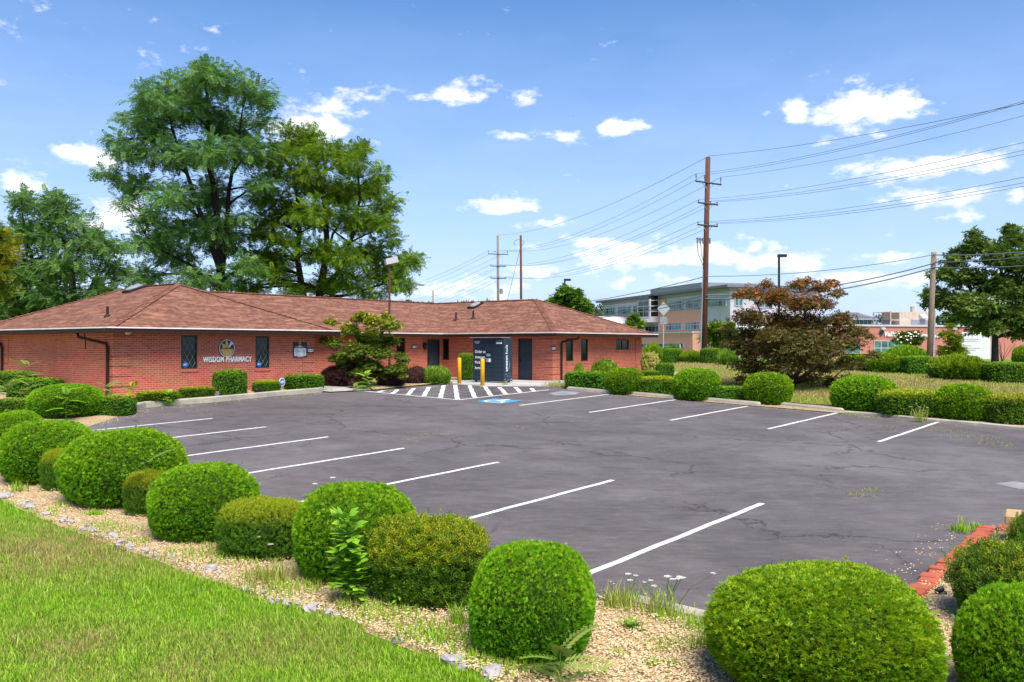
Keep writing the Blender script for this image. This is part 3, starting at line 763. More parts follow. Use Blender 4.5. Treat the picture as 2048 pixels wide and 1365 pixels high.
def door(op, axis, val):
    a, b, c, d = op; f = MB()
    def bx(mb, s0, s1, z0, z1, d0, d1):
        if axis == 'v': mb.box(s0, s1, val+d0, val+d1, z0, z1)
        else: mb.box(val+d0, val+d1, s0, s1, z0, z1)
    t = .05
    bx(f, a, a+t, c, d, .01, .1); bx(f, b-t, b, c, d, .01, .1); bx(f, a+t, b-t, d-t, d, .01, .1)
    o = f.obj('door_frame', MT['frame'], bld)
    m = MB(); bx(m, a+t, b-t, c, d-t, .055, .095); dr = m.obj('door', MT['navydoor'], bld)
    W = (b-a-2*t); H = (d-t-c)
    for i in range(2):
        for j, (z0, z1) in enumerate(((.06, .26), (.32, .62), (.67, .95))):
            x0 = a+t+W*(.1+.45*i); p = MB(); bx(p, x0, x0+W*.35, c+H*z0, c+H*z1, .043, .054); p.obj('door_panel', MT['navydoor'], dr)
    h = MB(); s = b-t-.09 if axis == 'u' else a+t+.09
    bx(h, s-.02, s+.02, c+.92, c+1.12, .015, .054); h.obj('handle', MT['brown'], dr)
    st = MB(); bx(st, a-.05, b+.05, c-.06, c-.005, -.25, .1); st.obj('door_step', MT['walk'], bld)
door(d1, 'v', 3.0); door(d2, 'u', 18.8)

# quoins: proud brick blocks at the corners
def quoins(u0, u1, v0, v1, zs):
    for z in zs:
        mb = MB(); mb.box(u0, u1, v0, v1, z, z + .295); mb.obj('quoin', MT['brick'], bld, uv=True)
zq = [1.62 + .335 * k for k in range(6)]
quoins(-.025, .62, -.025, .5, zq); quoins(7.62, 8.225, -.025, .45, zq)
quoins(-.025, .3, 8.0, 8.525, zq); quoins(18.775, 19.35, -4.025, -3.55, zq); quoins(26.2, 26.825, -4.025, -3.5, zq)

# roof
RF = {'left_end': [(-.45,-.62,ZE),(4.4,3.57,ZR),(4.4,7.1,ZR),(-.45,10.8,ZE)],
      'left_front': [(-.45,-.62,ZE),(8.82,-.62,ZE),(4.4,3.57,ZR)],
      'left_inner': [(8.82,-.62,ZE),(8.82,2.4,ZE),(4.4,7.1,ZR),(4.4,3.57,ZR)],
      'main': [(8.82,2.4,ZE),(18.2,2.4,ZE),(22.7,7.1,ZR),(4.4,7.1,ZR)],
      'right_inner': [(18.2,2.4,ZE),(18.2,-4.6,ZE),(22.7,-.1,ZR),(22.7,7.1,ZR)],
      'right_front': [(18.2,-4.6,ZE),(27.3,-4.6,ZE),(22.7,-.1,ZR)],
      'right_end': [(27.3,-4.6,ZE),(27.3,10.8,ZE),(22.7,7.1,ZR),(22.7,-.1,ZR)],
      'rear': [(27.3,10.8,ZE),(-.45,10.8,ZE),(4.4,7.1,ZR),(22.7,7.1,ZR)]}
for k, pts in RF.items():
    mb = MB(); mb.poly(pts); mb.obj('roof_slope', MT['shingle'], bld, uv=True)
def ridge_cap(a, b, w=.15):
    a, b = Vector(a), Vector(b); L = (b - a).length; d = (b - a) / L; s = Vector((-d.y, d.x, 0)).normalized()
    n = int(L / .2); mb = MB()
    for i in range(n):
        p0 = a + d * (i * L / n - .03); p1 = a + d * ((i + 1) * L / n); j = R.uniform(-.006, .006)
        lo = Vector((0, 0, .042 + j)); hi = Vector((0, 0, .02 + j)); dn = Vector((0, 0, -.045))
        mb.add([p0+lo, p0+lo+s*w+dn, p1+hi+s*w+dn, p1+hi, p0+lo-s*w+dn, p1+hi-s*w+dn, p0, p0+s*w+dn*1.6, p0-s*w+dn*1.6],
               [(0,1,2,3), (3,5,4,0), (0,6,7,1), (0,4,8,6)])
    mb.obj('ridge_cap', MT['shingle'], bld, uv=True, kind='stuff')
E = RF
for a, b in [((-.45,-.62,ZE),(4.4,3.57,ZR)),((8.82,-.62,ZE),(4.4,3.57,ZR)),((4.4,3.57,ZR),(4.4,7.1,ZR)),((4.4,7.1,ZR),(22.7,7.1,ZR)),
             ((-.45,10.8,ZE),(4.4,7.1,ZR)),((22.7,7.1,ZR),(22.7,-.1,ZR)),((18.2,-4.6,ZE),(22.7,-.1,ZR)),((27.3,-4.6,ZE),(22.7,-.1,ZR))]: ridge_cap(a, b)
loop = [(-.45,10.8),(-.45,-.62),(8.82,-.62),(8.82,2.4),(18.2,2.4),(18.2,-4.6),(27.3,-4.6),(27.3,10.8)]
def offs(k):
    out = []
    for i, p in enumerate(loop):
        a = Vector(loop[i-1]); b = Vector(p); c = Vector(loop[(i+1) % len(loop)])
        d0 = (b-a).normalized(); d1 = (c-b).normalized(); n0 = Vector((d0.y, -d0.x)); n1 = Vector((d1.y, -d1.x))
        m = (n0 + n1) / (1 + n0.dot(n1)); out.append(b + m * k)
    return out
def ring_obj(name, k0, k1, z0, z1, mat):
    A, B = offs(k0), offs(k1)
    for i in range(len(loop)):
        j = (i + 1) % len(loop); mb = MB()
        mb.add([(*A[i], z0), (*A[j], z0), (*B[j], z0), (*B[i], z0), (*A[i], z1), (*A[j], z1), (*B[j], z1), (*B[i], z1)],
               [(0,1,2,3),(7,6,5,4),(0,4,5,1),(1,5,6,2),(2,6,7,3),(3,7,4,0)])
        mb.obj(name, mat, bld)
# outward is to the right of travel on this loop when seen from above reversed; use the sign that grows the loop
_g = max(p.x for p in offs(.1)); SG = 1 if _g > 27.3 else -1
ring_obj('gutter', 0, SG * .10, ZE - .17, ZE - .030, MT['brown'])
ring_obj('drip_edge', -SG * .05, SG * .125, ZE - .028, ZE + .012, MT['drip'])
mb = MB(); mb.poly([(x, y, ZE - .165) for x, y in loop]); mb.obj('soffit', MT['soffit'], bld)

def downspout(pts):
    mb = MB(); mb.tube(pts, .05, 6); mb.obj('downspout', MT['brown'], bld)
downspout([(-.45,1.5,ZE-.15),(-.45,1.45,ZE-.3),(-.09,.3,ZE-.52),(-.09,.22,ZE-.65),(-.09,.22,1.5)])
downspout([(-.45,10.0,ZE-.15),(-.45,9.9,ZE-.3),(-.09,8.5,ZE-.52),(-.09,8.4,ZE-.65),(-.09,8.4,1.5)])
downspout([(20.1,-4.6,ZE-.15),(20.0,-4.6,ZE-.26),(19.45,-4.09,ZE-.42),(19.4,-4.09,ZE-.55),(19.4,-4.09,1.5)])
_s, _z = wall(171.5, 676, 'u', 0); _z2 = wall(171.5, 699, 'u', 0)[1]
mb = MB(); mb.tube([(-.02, _s+.06, ZT), (-.02, _s, _z-.1), (-.02, _s-.03, _z2)], .014, 5); mb.obj('cable', MT['brown'], bld)
# things on the roof: pixel ray against a roof slope
def on_roof(px, py, face):
    a, b, c = (UV2W(*p[:2], z=p[2]) for p in RF[face][:3]); n = (b-a).cross(c-a).normalized()
    d = Vector(((px-HX)/F, 1, (HY-py)/F)); o = Vector((0, 0, CAMZ)); t = (a-o).dot(n) / d.dot(n); p = o + d * t
    u, v = W2UV(p); return Vector((u, v, p.z))
for (px, py, face, h) in [(215,634,'left_end',.36),(912,641,'right_inner',.42),(946.5,637,'right_inner',.40)]:
    p = on_roof(px, py, face); mb = MB(); mb.tube([p - Vector((0,0,.1)), p + Vector((0,0,h))], .045, 8)
    o = mb.obj('vent_pipe', MT['brown'], bld); f = MB(); f.lathe([(.13,-.03),(.10,.03),(.05,.09)], p, 10); f.obj('flashing', MT['brown'], o)
for (px, py, face) in [(270,580.5,'left_end'),(951,613,'right_inner')]:
    p = on_roof(px, py, face); fc = [Vector(x) for x in RF[face][:3]]; n = (fc[1]-fc[0]).cross(fc[2]-fc[0]).normalized()
    if n.z < 0: n = -n
    M_ = n.to_track_quat('Z', 'Y').to_matrix().to_4x4(); M_.translation = p
    mb = MB(); mb.bbox(-.27, .27, -.42, .42, 0, .1, .02); mb.xf(M_); o = mb.obj('skylight', MT['black'], bld)
    d = MB(); d.lathe([(.56,.145),(.52,.22),(.35,.29),(.12,.32),(.01,.325)], (0,0,0), 16); d.xf(Matrix.Diagonal((.44,.7,.62,1))); d.xf(M_); d.obj('dome', MT['grey_mid'], o, smooth_=True)

# ------------------------------------------------------------------ signs on the walls
BM = Matrix.Translation((OX, OY, 0)) @ Matrix.Rotation(BANG, 4, 'Z')
def on_wall(name, **k): return props_empty(name, BM, **k)
def props_empty(name, M, **k):
    o = bpy.data.objects.new(name, None); link(o); o.matrix_world = M; return props(o, **k)
def put_text(body, x0, x1, y0, y1, M, off, mat, parent, bold=.0, depth=.012, split=False, name='lettering', shear=0.0, colname=None):
    a, f = fit_text(body, x0, x1, y0, y1, bold, depth, shear)
    parts = islands(a, f) if split else [(a, f)]
    for v, q_ in parts:
        mb = MB(); mb.add([tuple(M @ Vector((p[0], p[1], p[2] + off))) for p in v], q_); mb.obj(name, mat, parent)
sg = on_wall('pharmacy_sign', label='round navy and gold mortar emblem above white raised letters on brick', cat='sign')
u0, z0 = wall(405, 724.5, 'v', 0); u1, z1 = wall(502, 714, 'v', 0)
zb = wall(453, 724.5, 'v', 0)[1]; zt = wall(453, 713.5, 'v', 0)[1]
put_text('WISDOM PHARMACY', u0, u1, zb, zt, FRONT, .03, MT['white'], sg, .012, .04, True, 'letter')
cu, cz = wall(453, 697, 'v', 0); rr = wall(453, 678.5, 'v', 0)[1] - cz
def disc(name, r, d0, d1, mat, cx=0, cy=0, n=40, t0=0, t1=2*math.pi, parent=sg):
    mb = MB(); pts = [(cx + r*math.cos(t), cy + r*math.sin(t)) for t in np.linspace(t0, t1, n, endpoint=(t1-t0) < 6)]
    k = len(pts); mb.add([(cu+x, -d1, cz+y) for x, y in pts] + [(cu+x, -d0, cz+y) for x, y in pts], [tuple(range(k))] + [(i, (i+1) % k, k+(i+1) % k, k+i) for i in range(k)])
    return mb.obj(name, mat, parent)
disc('emblem_rim', rr, .004, .03, MT['navy']); disc('emblem_ring', rr*.95, .0305, .036, MT['white']); disc('emblem_face', rr*.87, .0365, .042, MT['navy'])
disc('mortar_bowl', rr*.76, .0425, .05, MT['gold'], 0, -.06*rr, 24, math.pi*1.0, 2*math.pi)
def leafshape(name, x, y, L, W, ang, mat, cut=False):
    pts = [(0,0),(.25*L,.42*W),(.55*L,.5*W),(.8*L,.3*W),(L,0),(.8*L,-.3*W),(.55*L,-.5*W),(.25*L,-.42*W)]
    c, s = math.cos(ang), math.sin(ang); mb = MB()
    mb.poly([(cu+rr*(x+px*c-py*s), -.05, cz+rr*(y+px*s+py*c)) for px, py in pts]); mb.obj(name, mat, sg)
leafshape('leaf', -.12, .04, .72, .34, math.radians(140), MT['gold']); leafshape('leaf', -.02, .05, .86, .38, math.radians(95), MT['gold'])
leafshape('leaf', -.30, .03, .36, .2, math.radians(160), MT['gold'])
mb = MB(); mb.tube([(cu+.14*rr, -.05, cz+.06*rr), (cu+.50*rr, -.05, cz+.52*rr)], [.09*rr, .11*rr], 8); mb.obj('pestle', MT['white'], sg)
mb = MB(); mb.lathe([(.02,-.03),(.17*rr,-.02),(.17*rr,.0)], (0,0,0), 14); mb.xf(Matrix.Translation((cu+.52*rr, -.05, cz+.53*rr)) @ Matrix.Rotation(math.pi/2, 4, 'X')); mb.obj('pestle_knob', MT['white'], sg)

def board(name, x0, x1, y0, y1, axis, val, **k):
    a, _ = wall(x0, y0, axis, val); b, _ = wall(x1, y0, axis, val); m = (x0+x1)/2
    return a, b, wall(m, y1, axis, val)[1], wall(m, y0, axis, val)[1]
a, b, c, d = board('', 586, 612.5, 684.5, 715.5, 'v', 0)
hb = on_wall('hours_board', label='small navy and white opening hours board with tiny mortar emblem', cat='sign')
mb = MB(); mb.box(a, b, -.035, -.003, c, d); mb.obj('backing', MT['navy'], hb)
w_, h_ = b-a, d-c
mb = MB(); mb.box(a+.05*w_, b-.06*w_, -.04, -.036, c+.10*h_, c+.60*h_); mb.obj('hours_panel', MT['white'], hb)
put_text('WISDOM PHARMACY', a+.12*w_, b-.15*w_, c+.66*h_, c+.70*h_, FRONT, .037, MT['white'], hb, .02, .004)
for i in range(6):
    z = c + (.52 - .075*i) * h_; mb = MB()
    mb.poly([(a+.12*w_, -.0405, z), (a+(.36+.05*(i % 3))*w_, -.0405, z), (a+(.36+.05*(i % 3))*w_, -.0405, z+.022*h_), (a+.12*w_, -.0405, z+.022*h_)])
    if i: mb.poly([(b-.28*w_, -.0405, z), (b-.13*w_, -.0405, z), (b-.13*w_, -.0405, z+.022*h_), (b-.28*w_, -.0405, z+.022*h_)])
    mb.obj('print_line', MT['numgrey'], hb)
mb = MB(); mb.box(a+.3*w_, b-.25*w_, -.038, -.0355, c+.035*h_, c+.065*h_); mb.obj('print_line', MT['white'], hb)
disc2 = MB(); cu2, cz2 = (a+b)/2-.02*w_, c+.82*h_
disc2.poly([(cu2+.10*math.cos(t), -.038, cz2-.02+.10*math.sin(t)) for t in np.linspace(math.pi, 2*math.pi, 12)]); disc2.obj('mortar_bowl', MT['gold'], hb)
m3 = MB(); m3.poly([(cu2-.01, -.038, cz2), (cu2-.09, -.038, cz2+.10), (cu2-.02, -.038, cz2+.06)]); m3.poly([(cu2, -.038, cz2), (cu2-.01, -.038, cz2+.14), (cu2+.05, -.038, cz2+.07)]); m3.obj('leaf', MT['gold'], hb)

def number_plate(px0, px1, py0, py1, axis, val, txt, lab):
    a, b, c, d = board('', px0, px1, py0, py1, axis, val); M = FRONT if axis == 'v' else LEFT
    if axis == 'u': a, b = -a, -b
    o = on_wall('number_plate', label=lab, cat='house number', group='house number plates')
    def bx(e, d0, d1, mat, nm):
        mb = MB()
        x0, x1 = min(a, b)+e, max(a, b)-e
        vs = [M @ Vector((x, z, dd)) for dd in (d0, d1) for (x, z) in ((x0, c+e), (x1, c+e), (x1, d-e), (x0, d-e))]
        for v in vs:
            if axis == 'v': v.y += val
            else: v.x += val
        mb.add(vs, [(3,2,1,0),(4,5,6,7),(0,1,5,4),(1,2,6,5),(2,3,7,6),(3,0,4,7)]); return mb.obj(nm, mat, o)
    bx(0, .003, .03, MT['black'], 'frame'); bx(.035, .0305, .034, MT['white'], 'plate')
    T = Matrix.Translation((0, val, 0) if axis == 'v' else (val, 0, 0)) @ M
    x0, x1 = min(a, b), max(a, b)
    put_text(txt, x0+.07, x1-.07, c+.065, d-.065, T, .036, MT['black'], o, .02, .004)
number_plate(613.5, 627, 696.5, 706, 'v', -.025, '3114', 'house number 3114 plate on the corner beside the hours board')
number_plate(823, 832.8, 690.5, 698, 'v', 3.0, '3118', 'house number plate on brick left of the wall lantern')
number_plate(1101.5, 1110.8, 693.5, 701, 'v', -4.025, '3112', 'house number plate on the brick corner beside the right downspout')
# wall lantern
s, z = wall(847, 692, 'v', 3.0)
ln = on_wall('wall_lantern', label='black carriage lantern on brick beside the recessed blue door', cat='lamp')
mb = MB(); mb.box(s-.05, s+.05, 2.97, 2.997, z-.1, z+.12); mb.obj('back_plate', MT['black'], ln)
mb = MB(); mb.lathe([(.03,-.2),(.07,-.16),(.085,.05),(.11,.07),(.02,.17)], (s, 2.88, z), 8); mb.obj('lantern', MT['black'], ln)
# security camera under the soffit
s, z = wall(254, 667, 'v', -.2)
sc_ = on_wall('security_camera', label='small white security camera under the eave corner', cat='camera')
mb = MB(); mb.tube([(s-.08, -.3, z+.0), (s+.1, -.22, z+.03)], .045, 8); mb.obj('camera_body', MT['white'], sc_)
mb = MB(); mb.tube([(s+.04, -.25, z+.02), (s+.04, -.2, ZE-.165)], .02, 6); mb.obj('bracket', MT['white'], sc_)
# stickers on the two front windows
for op, lab in ((w1, 'round blue alarm sticker on the window left of the emblem'), (w2, 'round blue alarm sticker on the window right of the emblem')):
    st = on_wall('alarm_sticker', label=lab, cat='sticker', group='alarm stickers on the windows')
    cx, cz_ = op[0] + .17, op[2] + .15; mb = MB(); mb.poly([(cx+.115*math.cos(t), .008, cz_+.115*math.sin(t)) for t in np.linspace(0, 2*math.pi, 8, endpoint=False)+math.pi/8]); mb.obj('sticker_face', MT['blue'], st)
    put_text('ADT', cx-.075, cx+.075, cz_-.03, cz_+.035, Matrix.Translation((0, .004, 0)) @ FRONT, .0, MT['white'], st, .02, .003)
# ------------------------------------------------------------------ parcel locker, bollards, yard sign
def locker():
    U0, V0, V1, Z0, Z1 = 15.5, -3.76, -2.0, 1.66, 3.62
    lk = on_wall('parcel_locker', label='tall slate navy parcel locker with white slogan between the yellow bollards', cat='parcel locker')
    mb = MB(); mb.box(U0+.02, U0+.62, V0, V1, Z0+.06, Z1); mb.obj('cabinet', MT['locker'], lk)
    mb = MB(); mb.box(U0-.16, U0+.5, V0+.02, V1+.08, Z1+.002, Z1+.03); mb.obj('rain_hood', MT['grey_mid'], lk)
    mb = MB()
    for v in (V0+.1, V1-.1): mb.box(U0+.06, U0+.14, v-.04, v+.04, Z0-.05, Z0+.06); mb.box(U0+.45, U0+.53, v-.04, v+.04, Z0-.05, Z0+.06)
    mb.obj('feet', MT['black'], lk)
    cols = [(V1-.01, V1-.66), (V1-.675, V1-1.15), (V1-1.165, V0+.01)]
    for ci, (va, vb) in enumerate(cols):
        n = (6, 9, 9)[ci]; zt = Z1 - .20; h = (zt - Z0 - .09) / n
        for i in range(n):
            z1 = zt - i * h; z0 = z1 - h + .012
            if ci == 1 and 2 <= i <= 4: continue
            m = MB(); m.box(U0, U0+.018, vb, va, z0, z1); m.obj('locker_door', MT['locker'], lk)
    m = MB(); m.box(U0, U0+.018, V0+.01, V1-.01, Z1-.19, Z1-.01); m.obj('header_panel', MT['locker'], lk)
    z1 = Z1-.20 - 2*(Z1-.20-Z0-.09)/9; z0 = z1 - 3*(Z1-.20-Z0-.09)/9 + .012; va, vb = cols[1]
    m = MB(); m.box(U0, U0+.018, vb, va, z0, z1); cons = m.obj('console', MT['locker'], lk)
    m = MB(); m.box(U0-.012, U0-.001, vb+.09, va-.09, z0+.26, z1-.04); scn = m.obj('screen', MT['black'], lk)
    m = MB(); m.box(U0-.016, U0-.0125, vb+.12, va-.12, z0+.30, z1-.12); m.obj('display', MT['bluelight'], scn)
    m = MB(); m.box(U0-.04, U0-.001, vb+.09, va-.11, z0+.05, z0+.22); kp_ = m.obj('scanner', MT['grey_mid'], lk)
    m = MB(); m.box(U0-.044, U0-.0405, vb+.10, vb+.2, z0+.06, z0+.2); m.obj('tag', MT['white'], kp_)
    zx = lambda a, b: wall(900 + a / 8.532, 640 + b / 8.532, 'u', U0)
    T = Matrix.Translation((U0, 0, 0)) @ LEFT
    def txt(body, x0, x1, y0, y1, bold=.012):
        s0, _ = zx(x0, y0); s1, _ = zx(x1, y0); zc = zx((x0+x1)/2, y1)[1]; zd = zx((x0+x1)/2, y0)[1]
        put_text(body, -s0, -s1, zc, zd, T, .004, MT['white'], lk, bold, .003)
    txt('Order at', 428, 606, 516, 568); txt('Amazon,', 428, 606, 612, 668); txt('Pick up', 428, 590, 702, 762); txt('here', 428, 520, 792, 843)
    txt('amazon', 418, 513, 366, 386, .02)
    m = MB(); s0, zz = zx(430, 392); s1, _ = zx(500, 392); pts = [(-s0 + (-s1 + s0) * t, zz - .035 * math.sin(math.pi * t)) for t in np.linspace(0, 1, 9)]
    m.tube([(U0-.004, -x, y) for x, y in pts], .007, 4); m.obj('smile_mark', MT['white'], lk)
    s0, za = zx(788, 386); s1, zb_ = zx(886, 411); m = MB(); m.box(U0-.006, U0-.001, min(s0, s1), max(s0, s1), zb_, za); m.obj('tag', MT['white'], lk)
    s0, za = zx(790, 360); s1, zb_ = zx(884, 378); m = MB(); m.box(U0-.005, U0-.001, min(s0, s1), max(s0, s1), zb_+.03, za); m.obj('print_line', MT['grey_light'], lk)
    # side panel wording, reading upwards
    SM = Matrix(((0,-1,0,0),(0,0,-1,0),(1,0,0,0),(0,0,0,1)))
    sx = lambda a, b: wall(900 + a / 8.532, 640 + b / 8.532, 'v', V0)
    ua, _ = sx(944, 650); ub, _ = sx(990, 650); zlo = sx(967, 880)[1]; zmid = sx(967, 612)[1]; zmid2 = sx(967, 582)[1]; zhi = sx(967, 430)[1]
    put_text('amazon', zlo, zmid, -ub+.03, -ua-.05, Matrix.Translation((0, V0, 0)) @ SM, .004, MT['white'], lk, .02, .003)
    put_text('hub', zmid2, zhi, -ub+.03, -ua, Matrix.Translation((0, V0, 0)) @ SM, .004, MT['white'], lk, .0, .003)
    m = MB(); pts = [(ub + .05 + .06 * math.sin(math.pi * t), V0-.004, zlo + (zmid-zlo) * (.12 + .6 * t)) for t in np.linspace(0, 1, 10)]
    m.tube(pts, .012, 4); m.obj('smile_mark', MT['bluelight'], lk)
    m = MB(); rr_ = np.random.default_rng(3)
    for _ in range(26):
        x, z = rr_.uniform(U0+.06, U0+.6), Z0+.1 + .42 * rr_.random() ** 1.6; s_ = rr_.uniform(.008, .02)
        m.poly([(x-s_, V0-.003, z), (x, V0-.003, z-s_), (x+s_, V0-.003, z), (x, V0-.003, z+s_)])
    m.obj('speckle_print', MT['grey_light'], lk, kind='stuff')
locker()
for (px, py, top, lab) in [(918.7,770,716,'yellow steel bollard standing clear left of the parcel locker'),(965,774,717.5,'yellow steel bollard standing in front of the parcel locker slogan')]:
    p = P(px, py); h = (py - top) / F * p.y
    b = empty('bollard', p, label=lab, cat='bollard', group='bollards before the parcel locker')
    m = MB(); m.lathe([(.086,-.05),(.086,h-.05),(.076,h-.02),(.045,h-.004),(.006,h)], (0,0,0), 20); m.obj('post', MT['yellow'], b, smooth_=True)
    m = MB(); m.lathe([(.13,-.02),(.13,.03),(.09,.045)], (0,0,0), 20); m.obj('collar', MT['concrete'], b)
# yard sign
p = P(564, 789); ys = empty('yard_sign', (p.x, p.y, p.z+.1), BANG, label='blue octagonal alarm yard sign on a thin stake between two hedges', cat='sign')
m = MB(); m.tube([(0,0,-.1),(0,0,.55)], .009, 6); m.obj('stake', MT['galv'], ys)
zc = CAMZ + (HY - 764.5) / F * p.y - p.z - .1
m = MB(); oc = [(.135*math.cos(t), .155*math.sin(t)) for t in np.linspace(0, 2*math.pi, 8, endpoint=False) + math.pi/8]
m.add([(x, -.012, zc+y) for x, y in oc] + [(x, .012, zc+y) for x, y in oc], [tuple(range(8)), tuple(range(15, 7, -1))] + [(i, (i+1) % 8, 8+(i+1) % 8, 8+i) for i in range(8)]); m.obj('sign_plate', MT['white'], ys)
m = MB(); m.poly([(x*.88, -.0145, zc+y*.88) for x, y in oc]); m.obj('sign_face', MT['blue'], ys)
put_text('ADT', -.085, .085, zc-.04, zc+.045, FRONT, .017, MT['white'], ys, .03, .003, shear=.25)
def flood(px, py, s, lab, tilt, rz=.3):
    p = P(px, py); o = empty('ground_floodlight', p, rz, label=lab, cat='floodlight', group='ground floodlights')
    m = MB(); m.tube([(0,0,-.1),(0,0,.12*s)], .02*s, 6); m.obj('spike', MT['black'], o)
    m = MB(); m.bbox(-.13*s, .13*s, -.05*s, .05*s, 0, .2*s, .02); m.xf(Matrix.Translation((0,0,.1*s)) @ Matrix.Rotation(tilt, 4, 'X')); m.obj('housing', MT['black'], o)
    m = MB(); m.box(-.11*s, .11*s, .0505*s, .056*s, .02*s, .18*s); m.xf(Matrix.Translation((0,0,.1*s)) @ Matrix.Rotation(tilt, 4, 'X')); m.obj('lens', MT['grey_dark'], o)
flood(431, 801, 1.1, 'dark box floodlight on gravel left of the tall clipped shrub', -.5)
flood(514, 793, 1.0, 'dark box floodlight on gravel right of the tall clipped shrub', .5, 1.0)
p = P(1880, 1196); o = empty('spotlight', p, .4, label='small black twin spotlight on the gravel beside the brick edging', cat='spotlight')
m = MB(); m.tube([(0,0,-.05),(0,0,.05)], .012, 6); m.obj('spike', MT['black'], o)
for y, z in ((.02, .08), (-.02, .035)):
    m = MB(); m.tube([(-.05,y,z),(-.02,y,z),(.03,y,z+.01),(.06,y,z+.012)], [.022,.026,.034,.034], 10); m.obj('lamp_head', MT['black'], o)

# brick edging, pillar
be = empty('brick_edging', (0,0,0), label='row of loose red brick pavers edging the gravel island', cat='edging')
proto = MB(); proto.bbox(-.096, .096, -.105, .105, -.04, .065, .008); pm = proto.mesh('brick', MT['paver'])
def put_brick(u, v, rot, dz=0):
    p = UV2W(u, v); o = bpy.data.objects.new('brick', pm); link(o, be); o.location = (p.x, p.y, p.z + dz + .02)
    o.rotation_euler = (R.normal(0, .03), R.normal(0, .03), BANG + rot + R.normal(0, .06))
for i in range(23): put_brick(-3.9 + i * .203, -25.46 + R.normal(0, .012), 0, R.uniform(-.012, .012))
for i in range(5): put_brick(.82 + .02 * i, -25.66 - i * .21, math.pi/2, R.uniform(-.012, .012))
put_brick(.55, -25.9, .3, .0)
pp = P(2056, 1092)
pl = empty('stone_pillar', pp, BANG + .15, label='short tan stone pillar with overhanging slab cap at the right edge', cat='pillar')
zt_ = CAMZ + (HY - 1042) / F * pp.y - pp.z
n_ = 4; hh = (zt_ + .02) / n_
for i in range(n_):
    for k in range(2):
        m = MB(); e = R.uniform(-.012, .012)
        if i % 2: m.bbox(-.19+.19*k+.004, .0+.19*k-.004, -.19+e, .19+e, -.03+i*hh, -.03+(i+1)*hh-.012, .012)
        else: m.bbox(-.19+e, .19+e, -.19+.19*k+.004, .0+.19*k-.004, -.03+i*hh, -.03+(i+1)*hh-.012, .012)
        m.obj('stone_block', MT['sandstone_dark'], pl)
m = MB(); m.bbox(-.16, .16, -.16, .16, -.05, zt_-.02, .01); m.obj('core', MT['stone'], pl)
m = MB(); m.bbox(-.29, .29, -.29, .29, zt_-.02, zt_+.105, .02); m.obj('cap', MT['sandstone'], pl)

# ------------------------------------------------------------------ utility poles, wires, lamps
LDIR = Vector((14.9, -60, 0)).normalized(); ARM = Vector((-LDIR.y, LDIR.x, 0)) * 1.0
if ARM.x < 0: ARM = -ARM
def upole(px0, pyb, px1, pyt, Y, r0, r1, mat, name='utility_pole', **k):
    b = AT(px0, pyb, Y); b.z = float(gz(b.x, b.y)) - .2; t = AT(px1, pyt, Y)
    o = empty(name, b, **k); m = MB(); m.tube([Vector(), (t-b)*.5, t-b], [r0, (r0+r1)/2, r1], 12); m.obj('pole', mat, o, smooth_=True)
    return o, b, t
def at_h(b, t, z): return b.lerp(t, (z - b.z) / (t.z - b.z))
INS = {}
def arm(o, b, t, z, half, insul, key, tall=.18, braces=True, drop=0.0):
    c = at_h(b, t, z); m = MB(); off = LDIR * .16
    A = c - ARM*half + off + Vector((0,0,drop)); B = c + ARM*half + off - Vector((0,0,drop))
    m.tube([A - o.location, B - o.location], .06, 4); a = m.obj('crossarm', MT['arm'], o)
    pts = []
    for s in insul:
        q_ = c + ARM*half*s + off + Vector((0,0,.05-drop*s)); m = MB()
        m.lathe([(.02,0),(.03,tall*.5),(.06,tall*.6),(.035,tall*.75),(.055,tall*.85),(.02,tall)], q_ - o.location, 8); m.obj('insulator', MT['grey_dark'], a)
        pts.append(q_ + Vector((0,0,tall)))
    if braces:
        for s in (-.5, .5):
            m = MB(); m.tube([c + ARM*half*s + off - o.location, c + Vector((0,0,-.5)) + off*.7 - o.location], .022, 4); m.obj('brace', MT['galv'], o)
    INS[key] = pts
zof = lambda py, Y: CAMZ + (HY - py) / F * Y
Y1, Y2 = 60.0, 120.0
p1, b1, t1 = upole(1407, 700, 1416, 315, Y1, .21, .165, MT['pole'], label='tall brown wooden utility pole with three crossarms before the office block', cat='utility pole')
arm(p1, b1, t1, zof(367, Y1), .95, (-.95, -.3, .95), 'a1', .45, True, .08)
arm(p1, b1, t1, zof(408.5, Y1), .74, (-.95, .25, .9), 'a2', .14, True, .05)
arm(p1, b1, t1, zof(452, Y1), .74, (-.95, .1, .95), 'a3', .14, True, .04)
m = MB(); zc = zof(482, Y1); c = at_h(b1, t1, zc) - p1.location
m.tube([c - ARM*.75 + Vector((0,0,.12)), c + ARM*.28], .035, 4); m.obj('equipment_arm', MT['arm'], p1)
for s in (-.68, -.48, -.28, .22):
    m = MB(); q_ = c + ARM*s + LDIR*.1; m.lathe([(.03,-.22),(.07,-.15),(.045,-.08),(.075,0),(.045,.07),(.07,.14),(.03,.2)], q_, 8); m.obj('fuse_cutout', MT['grey_dark'], p1)
for s, z2 in ((-.66, 1.9), (-.4, 1.7)):
    m = MB(); m.tube([c + ARM*s - Vector((0,0,.2)), c + ARM*s*.9 - Vector((0,0,.9)), c + ARM*s*.45 - Vector((0,0,1.5)), c - Vector((0,0,z2)) - ARM*.17], .025, 5); m.obj('drop_cable', MT['wire'], p1)
m = MB(); m.tube([c - Vector((0,0,1.9)) - ARM*.2, Vector((0,0,.3)) - ARM*.24], .045, 6); m.obj('conduit', MT['galv'], p1)
p2, b2, t2 = upole(997, 640, 995.5, 472, Y2, .2, .15, MT['pole_grey'], label='distant grey pole with three crossarms rising behind the brown roof', cat='utility pole')
